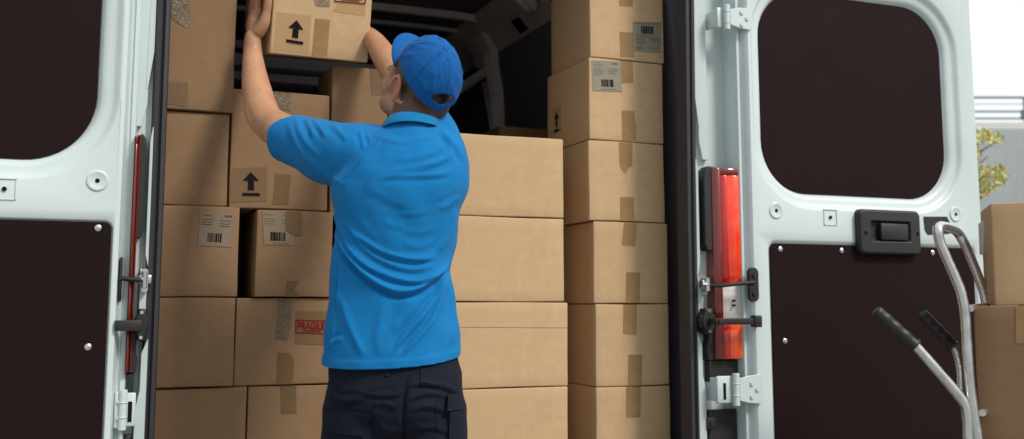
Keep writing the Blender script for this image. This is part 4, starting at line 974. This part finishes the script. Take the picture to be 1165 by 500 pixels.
def make_shirt():
    mb = MB()
    rg = [(146,434,508,.050,.0),(152,418,519,.066,.0),(160,404,527,.084,.0),(172,396,531,.100,.0),(186,390,532.5,.110,-.002),(202,382,533,.117,-.004),(215,377.5,532.5,.120,-.004),(226,378.5,530,.120,-.004),(240,380.5,525,.118,-.002),(254,381.5,522,.114,0),(270,380.5,518.5,.110,0),(288,378.5,516,.106,0),(310,376.5,514.5,.104,0),(332,374.5,516.5,.105,0),(356,372,519.5,.108,0),(380,370,522.5,.112,0),(400,368,523.5,.115,0),(430,367,524,.117,0)]
    mb.loops([ring(py, L, Rr, b, wc, 72, 2.2) for py, L, Rr, b, wc in rg], True, True, True)
    blob_chain(mb, [P(440,184,.0), P(408,180,.012), P(378,175,.045), P(352,166,.085), P(333,158,.118), P(314,149,.150)], [.080, .084, .078, .068, .0625, .061], 32, 5)
    blob_chain(mb, [P(492,186,.01), P(494,172,.02), P(488,150,.10), P(476,130,.19), P(464,110,.255)], [.080, .078, .068, .062, .058], 32, 5)
    blob_chain(mb, [P(462,176,-.012), P(466,160,-.008), P(468,151,-.002)], [.084, .075, .066], 24, 3)
    me = remesh(mb, .0042, 9, .5)
    bm = bmesh.new(); bm.from_mesh(me)
    def cut(a, n):
        r = bmesh.ops.bisect_plane(bm, geom=bm.verts[:]+bm.edges[:]+bm.faces[:], plane_co=a, plane_no=n, clear_outer=True)
    # hem
    a, b, c = P(368, 411.5, 0), P(523, 403, 0), P(418, 421.5, -.118); n = (b-a).cross(c-a).normalized(); n = -n if n.z > 0 else n
    cut(a, n)
    # cuffs: cut only the sleeve side
    def cut_local(a, n, keep):
        geom_f = [f for f in bm.faces if keep(f.calc_center_median())]
        gv = {v for f in geom_f for v in f.verts}; ge = {e for f in geom_f for e in f.edges}
        bmesh.ops.bisect_plane(bm, geom=list(gv)+list(ge)+geom_f, plane_co=a, plane_no=n, clear_outer=True)
    ax = (P(314,149,.150)-P(352,166,.085)).normalized(); ax = (ax-ZZ*.10-FH*.12).normalized()
    cut_local(P(322.5,154.5,.132), ax, lambda q: proj(q)[0] < 350)
    ax = (P(464,110,.255)-P(476,130,.19)).normalized(); cut_local(P(474,126,.205), ax, lambda q: (q-P(474,126,.205)).dot(ax) > -.03 and proj(q)[1] < 160 and (q-CAM).dot(FH) > 2.57)
    me2 = bpy.data.meshes.new('shirt'); bm.to_mesh(me2); bm.free(); me = me2
    n = len(me.vertices); co = np.empty(n*3); me.vertices.foreach_get('co', co); co = co.reshape(-1, 3)
    no = np.empty(n*3); me.vertex_normals.foreach_get('vector', no); no = no.reshape(-1, 3)
    v = co-np.array(CAM); z = v@np.array(FW); px = CX+F*(v@np.array(RT))/z; py = CY-F*(v@np.array(UPV))/z
    back = np.clip(-(no@np.array(FH))*2.2+.25, 0, 1)                                       # cloth of the back; the front gets its own
    disp = np.zeros(n)
    for pts, s, h, asym in FOLDS: disp += h*.0013*(.62 if pts[0][1] < 216 else 1.)*fold(px, py, crv(pts), s*(1.12 if pts[0][1] < 216 else .95), asym)
    disp *= back
    lat = v@np.array(RT); hz = co[:, 2]
    fr = 1-back
    disp += fr*.004*(np.sin(hz*34+lat*22+2*np.sin(lat*9))*.6+np.sin(hz*61-lat*40)*.3)
    disp += .0011*np.sin(hz*47+lat*31+1.5*np.sin(lat*17+hz*8))+.0007*np.sin(lat*83+hz*29)
    # hem stitching: a slightly thicker band along hem and cuffs
    dh = (co-np.array(a))@np.array((P(523,403,0)-P(368,411.5,0)).cross(P(418,421.5,-.118)-P(368,411.5,0)).normalized()); dh = np.abs(dh)
    disp += .0022*np.clip((.020-dh)/.002, 0, 1)*(hz < 1.06)
    dc = (co-np.array(P(322.5,154.5,.132)))@np.array((P(314,149,.150)-P(352,166,.085)).normalized())
    disp += .0012*((px < 345) & (dc > -.022))
    co += no*disp[:, None]; me.vertices.foreach_set('co', co.ravel()); me.update()
    o = link('polo_shirt', me, M['polo'], man, True); MP(o)
    m = o.modifiers.new('c', 'SMOOTH'); m.factor = .4; m.iterations = 1
    m = o.modifiers.new('s', 'SOLIDIFY'); m.thickness = .003; m.offset = -1
    # collar
    mb = MB(); L = []
    def el(px_, py_, w, a, b, tilt=0, tx=0): 
        c = P(px_, py_, w); return [c+RT*(a*math.cos(2*PI*k/64))+FH*(b*math.sin(2*PI*k/64))+ZZ*(tilt*math.sin(2*PI*k/64)+tx*math.cos(2*PI*k/64)+.0012*math.sin(6*PI*k/64+1)) for k in range(64)]
    L = [el(466.5,150.5,-.008,.0720,.076,-.012,.004), el(467,146.5,-.005,.0715,.074,-.012,.002), el(469,141,.0,.0672,.070,-.010,-.001), el(470.5,137.6,.003,.0632,.066,-.008,-.002), el(470.6,137,.003,.0612,.064,-.008,-.002), el(470.4,139,.003,.0598,.062,-.008,-.002), el(469,150,.003,.0605,.063,-.008,0)]
    mb.loops(L); c = mb.build('collar', M['polo_rib'], o, smooth=True); m = c.modifiers.new('s', 'SOLIDIFY'); m.thickness = .002; m.offset = 0
    m = c.modifiers.new('b', 'SUBSURF'); m.levels = 1; m.render_levels = 1
    return o
shirt = make_shirt()

# ---- trousers
def make_trousers():
    mb = MB()
    mb.loops([ring(py, L, Rr, b, wc, 64, 2.2) for py, L, Rr, b, wc in ((396,377,519,.100,.0),(412,374.5,522,.106,0),(425,374,526,.110,-.002),(440,373.5,526,.114,-.004),(455,372.5,526,.114,-.004),(470,371,525,.110,-.002),(486,372,523,.095,0),(500,380,515,.06,0))], True, True, True)
    hems = []
    for s, cx_, r in ((-1, 412, .093), (1, 493, .078)):
        hip = P(cx_, 462, -.01); hip2 = P(cx_-(1 if s < 0 else -1), 500, -.005); kn = Vector((hip.x, hip.y+.02, .50)); an = Vector((hip.x+.01*s, hip.y+.0, .07))
        blob_chain(mb, [hip, hip2, hip2.lerp(kn, .5), kn, kn.lerp(an, .5), an], [r*.97, r*1.0, .086, .074, .068, .066], 32, 5); hems.append(an)
    me = remesh(mb, .005, 5, .5)
    n = len(me.vertices); co = np.empty(n*3); me.vertices.foreach_get('co', co); co = co.reshape(-1, 3); no = np.empty(n*3); me.vertex_normals.foreach_get('vector', no); no = no.reshape(-1, 3)
    v = co-np.array(CAM); z = v@np.array(FW); px = CX+F*(v@np.array(RT))/z; py = CY-F*(v@np.array(UPV))/z
    back = np.clip(-(no@np.array(FH))*2+.3, 0, 1); disp = np.zeros(n)
    TF = [([(466,424),(461,445),(459,470),(461,520)], 2.4, -7, .0), ([(405,446),(425,449),(448,450),(459,444)], 2.6, 3.5, .8), ([(461,441),(480,436),(505,440),(524,448)], 2.8, 4.5, .8), ([(463,456),(484,448),(510,450)], 2.6, 3.8, .6),
          ([(372,446),(392,456),(420,452)], 3, 3, .6), ([(424,462),(436,458),(452,466)], 3, 3.5, .5), ([(462,470),(482,462),(508,468),(520,478)], 3.4, 3.2, .6), ([(470,488),(492,486),(516,494)], 3, 3, .6), ([(384,420),(378,432),(384,440)], 2.2, 4, .8),
          ([(464,424),(490,418),(518,412)], 2, 1.6, .5), ([(380,442),(410,444),(455,438)], 1.2, 1.6, .8), ([(500,412),(500,440),(497,470),(499,500)], 1.2, 2.2, .8), ([(468,500),(484,505),(508,502)], 4, 4, .5), ([(430,480),(440,490),(452,488)], 3, 3, .5)]
    for pts, s, h, asym in TF: disp += h*.0013*(.62 if pts[0][1] < 216 else 1.)*fold(px, py, crv(pts), s*(1.12 if pts[0][1] < 216 else .95), asym)
    disp *= back; hz = co[:, 2]; lat = v@np.array(RT)
    disp += (.0008*np.sin(hz*41+lat*30+2*np.sin(lat*23))+.0005*np.sin(hz*87-lat*60+3*np.sin(hz*20)))*np.clip((1.02-hz)*8, 0, 1)
    disp += .006*np.sin(hz*44+3*np.sin(lat*12))*np.clip((.35-hz)*5, 0, 1)
    co += no*disp[:, None]; me.vertices.foreach_set('co', co.ravel()); me.update()
    o = link('trousers', me, M['trouser'], man, True); MP(o)
    # flaps and pockets laid on the cloth
    from mathutils.bvhtree import BVHTree
    bm = bmesh.new(); bm.from_mesh(me); bv = BVHTree.FromBMesh(bm)
    def patch(name, quad, th, par, nx=14, ny=10, lift=.0):
        TL, TR, BR, BL = [Vector((*q, 0)) for q in quad]; mb = MB(); G = []; last = None
        for j in range(ny+1):
            row = []
            for i in range(nx+1):
                q = TL.lerp(TR, i/nx).lerp(BL.lerp(BR, i/nx), j/ny); d = ray(q.x, q.y).normalized(); h = bv.ray_cast(CAM, d)
                loc = h[0] if h[0] else CAM+d*last; last = (loc-CAM).length
                row.append(loc-d*(th+lift))
            G.append(row)
        T = [[mb.bm.verts.new(p) for p in r] for r in G]; Bk = [[mb.bm.verts.new(p+(p-CAM).normalized()*(th+lift+.004)) for p in r] for r in G]
        for j in range(ny):
            for i in range(nx): mb.bm.faces.new((T[j][i], T[j][i+1], T[j+1][i+1], T[j+1][i])); mb.bm.faces.new((Bk[j][i], Bk[j+1][i], Bk[j+1][i+1], Bk[j][i+1]))
        for i in range(nx):
            for j, f in ((0, 1), (ny, -1)): mb.bm.faces.new((T[j][i], Bk[j][i], Bk[j][i+1], T[j][i+1]))
        for j in range(ny):
            for i in (0, nx): mb.bm.faces.new((T[j][i], Bk[j][i], Bk[j+1][i], T[j+1][i]))
        return mb.build(name, M['trouser'], par, auto=40)
    pk = patch('cargo_pocket', [(371,480),(422,484),(418,545),(372,545)], .007, o)
    fl = patch('pocket_flap', [(372.5,466),(424,471),(413,497),(370,492)], .013, o)
    fl = patch('cargo_pocket', [(512,452),(526,451),(524,500),(511,500)], .008, o, 8, 10)
    patch('pocket_flap', [(510,449),(527,449),(527,466),(509,468)], .013, o, 8, 6)
    patch('back_pocket', [(478,418),(506,414),(506,437),(479,441)], .0022, o)
    patch('belt_loop', [(438,409),(443,409),(443,428),(438,428)], .003, o, 4, 8)
    bm.free()
    for s, an in zip((-1, 1), hems):
        mb = MB(); f0 = Vector((an.x, an.y, .075))
        blob_chain(mb, [f0-FH*.035+ZZ*.05, f0-FH*.035, f0+FH*.06-ZZ*.012, f0+FH*.17-ZZ*.02], [.048, .050, .048, .040], 20, 4)
        me_ = remesh(mb, .006, 4); b = MP(link('boot', me_, M['boot'], man, True))
        mb = MB(); mb.tube([f0-FH*.08-ZZ*.06, f0+FH*.06-ZZ*.06, f0+FH*.205-ZZ*.06], [.042,.050,.040], 20, True, .3, RT); mb.build('boot_sole', M['sole'], b, auto=40)
make_trousers()
# ================================================================== CAMERA, LIGHT, RENDER
cam = bpy.data.cameras.new('camera'); co = bpy.data.objects.new('camera', cam); C.objects.link(co); SC.camera = co
co.location = CAM; co.rotation_euler = (PI/2+PITCH, 0, -YAW)
cam.sensor_width = 36; cam.lens = 36*F/1165; cam.shift_x = 0; cam.shift_y = -50/1165; cam.clip_end = 600; cam.clip_start = .05
cam.dof.use_dof = True; cam.dof.focus_distance = 2.75; cam.dof.aperture_fstop = 3.0
W = bpy.data.worlds.new('World'); SC.world = W; W.use_nodes = True
nt = W.node_tree; bg = nt.nodes['Background']; sky = nt.nodes.new('ShaderNodeTexSky'); sky.sky_type = 'NISHITA'; sky.sun_disc = False
SUN_EL, SUN_AZ = 46, 146            # azimuth of the sun seen from the van: 0 = +Y, clockwise
sky.sun_elevation = R(SUN_EL); sky.sun_rotation = R(SUN_AZ); sky.air_density = 1.6; sky.dust_density = 6; sky.ozone_density = 1.2
# thin overcast: the clear sky shows weakly through a bright even cloud layer, a little brighter overhead
tc = nt.nodes.new('ShaderNodeTexCoord'); sp = nt.nodes.new('ShaderNodeSeparateXYZ'); nt.links.new(tc.outputs['Generated'], sp.inputs[0])
cr = nt.nodes.new('ShaderNodeValToRGB'); e = cr.color_ramp.elements; e[0].position = 0; e[0].color = (.71,.77,.80,1); e[1].position = 1; e[1].color = (.92,.97,1,1); nt.links.new(sp.outputs['Z'], cr.inputs[0])
ml = nt.nodes.new('ShaderNodeVectorMath'); ml.operation = 'SCALE'; nt.links.new(cr.outputs[0], ml.inputs[0])
dt = nt.nodes.new('ShaderNodeVectorMath'); dt.operation = 'DOT_PRODUCT'; dt.inputs[1].default_value = (.75, .66, .0); nt.links.new(tc.outputs['Generated'], dt.inputs[0])
mr = nt.nodes.new('ShaderNodeMapRange'); mr.inputs['From Min'].default_value = -.2; mr.inputs['From Max'].default_value = 1; mr.inputs['To Min'].default_value = 8.4; mr.inputs['To Max'].default_value = 14.5
nt.links.new(dt.outputs['Value'], mr.inputs['Value']); nt.links.new(mr.outputs[0], ml.inputs['Scale'])
mx = nt.nodes.new('ShaderNodeMix'); mx.data_type = 'RGBA'; mx.inputs[0].default_value = .82; nt.links.new(sky.outputs[0], mx.inputs[6]); nt.links.new(ml.outputs[0], mx.inputs[7])
nt.links.new(mx.outputs[2], bg.inputs[0]); bg.inputs[1].default_value = .095
sd = bpy.data.lights.new('sun', 'SUN'); sd.energy = 2.6; sd.angle = R(13); sd.color = (1, .95, .87)
so = bpy.data.objects.new('sun', sd); C.objects.link(so)
dirv = Vector((math.sin(R(SUN_AZ))*math.cos(R(SUN_EL)), math.cos(R(SUN_AZ))*math.cos(R(SUN_EL)), math.sin(R(SUN_EL))))
so.rotation_euler = dirv.to_track_quat('Z', 'Y').to_euler()
vs = SC.view_settings; vs.view_transform = 'Standard'; vs.look = 'None'; vs.gamma = 1; vs.use_curve_mapping = False; vs.exposure = 0.20
SC.cycles.use_denoising = True; SC.cycles.max_bounces = 8
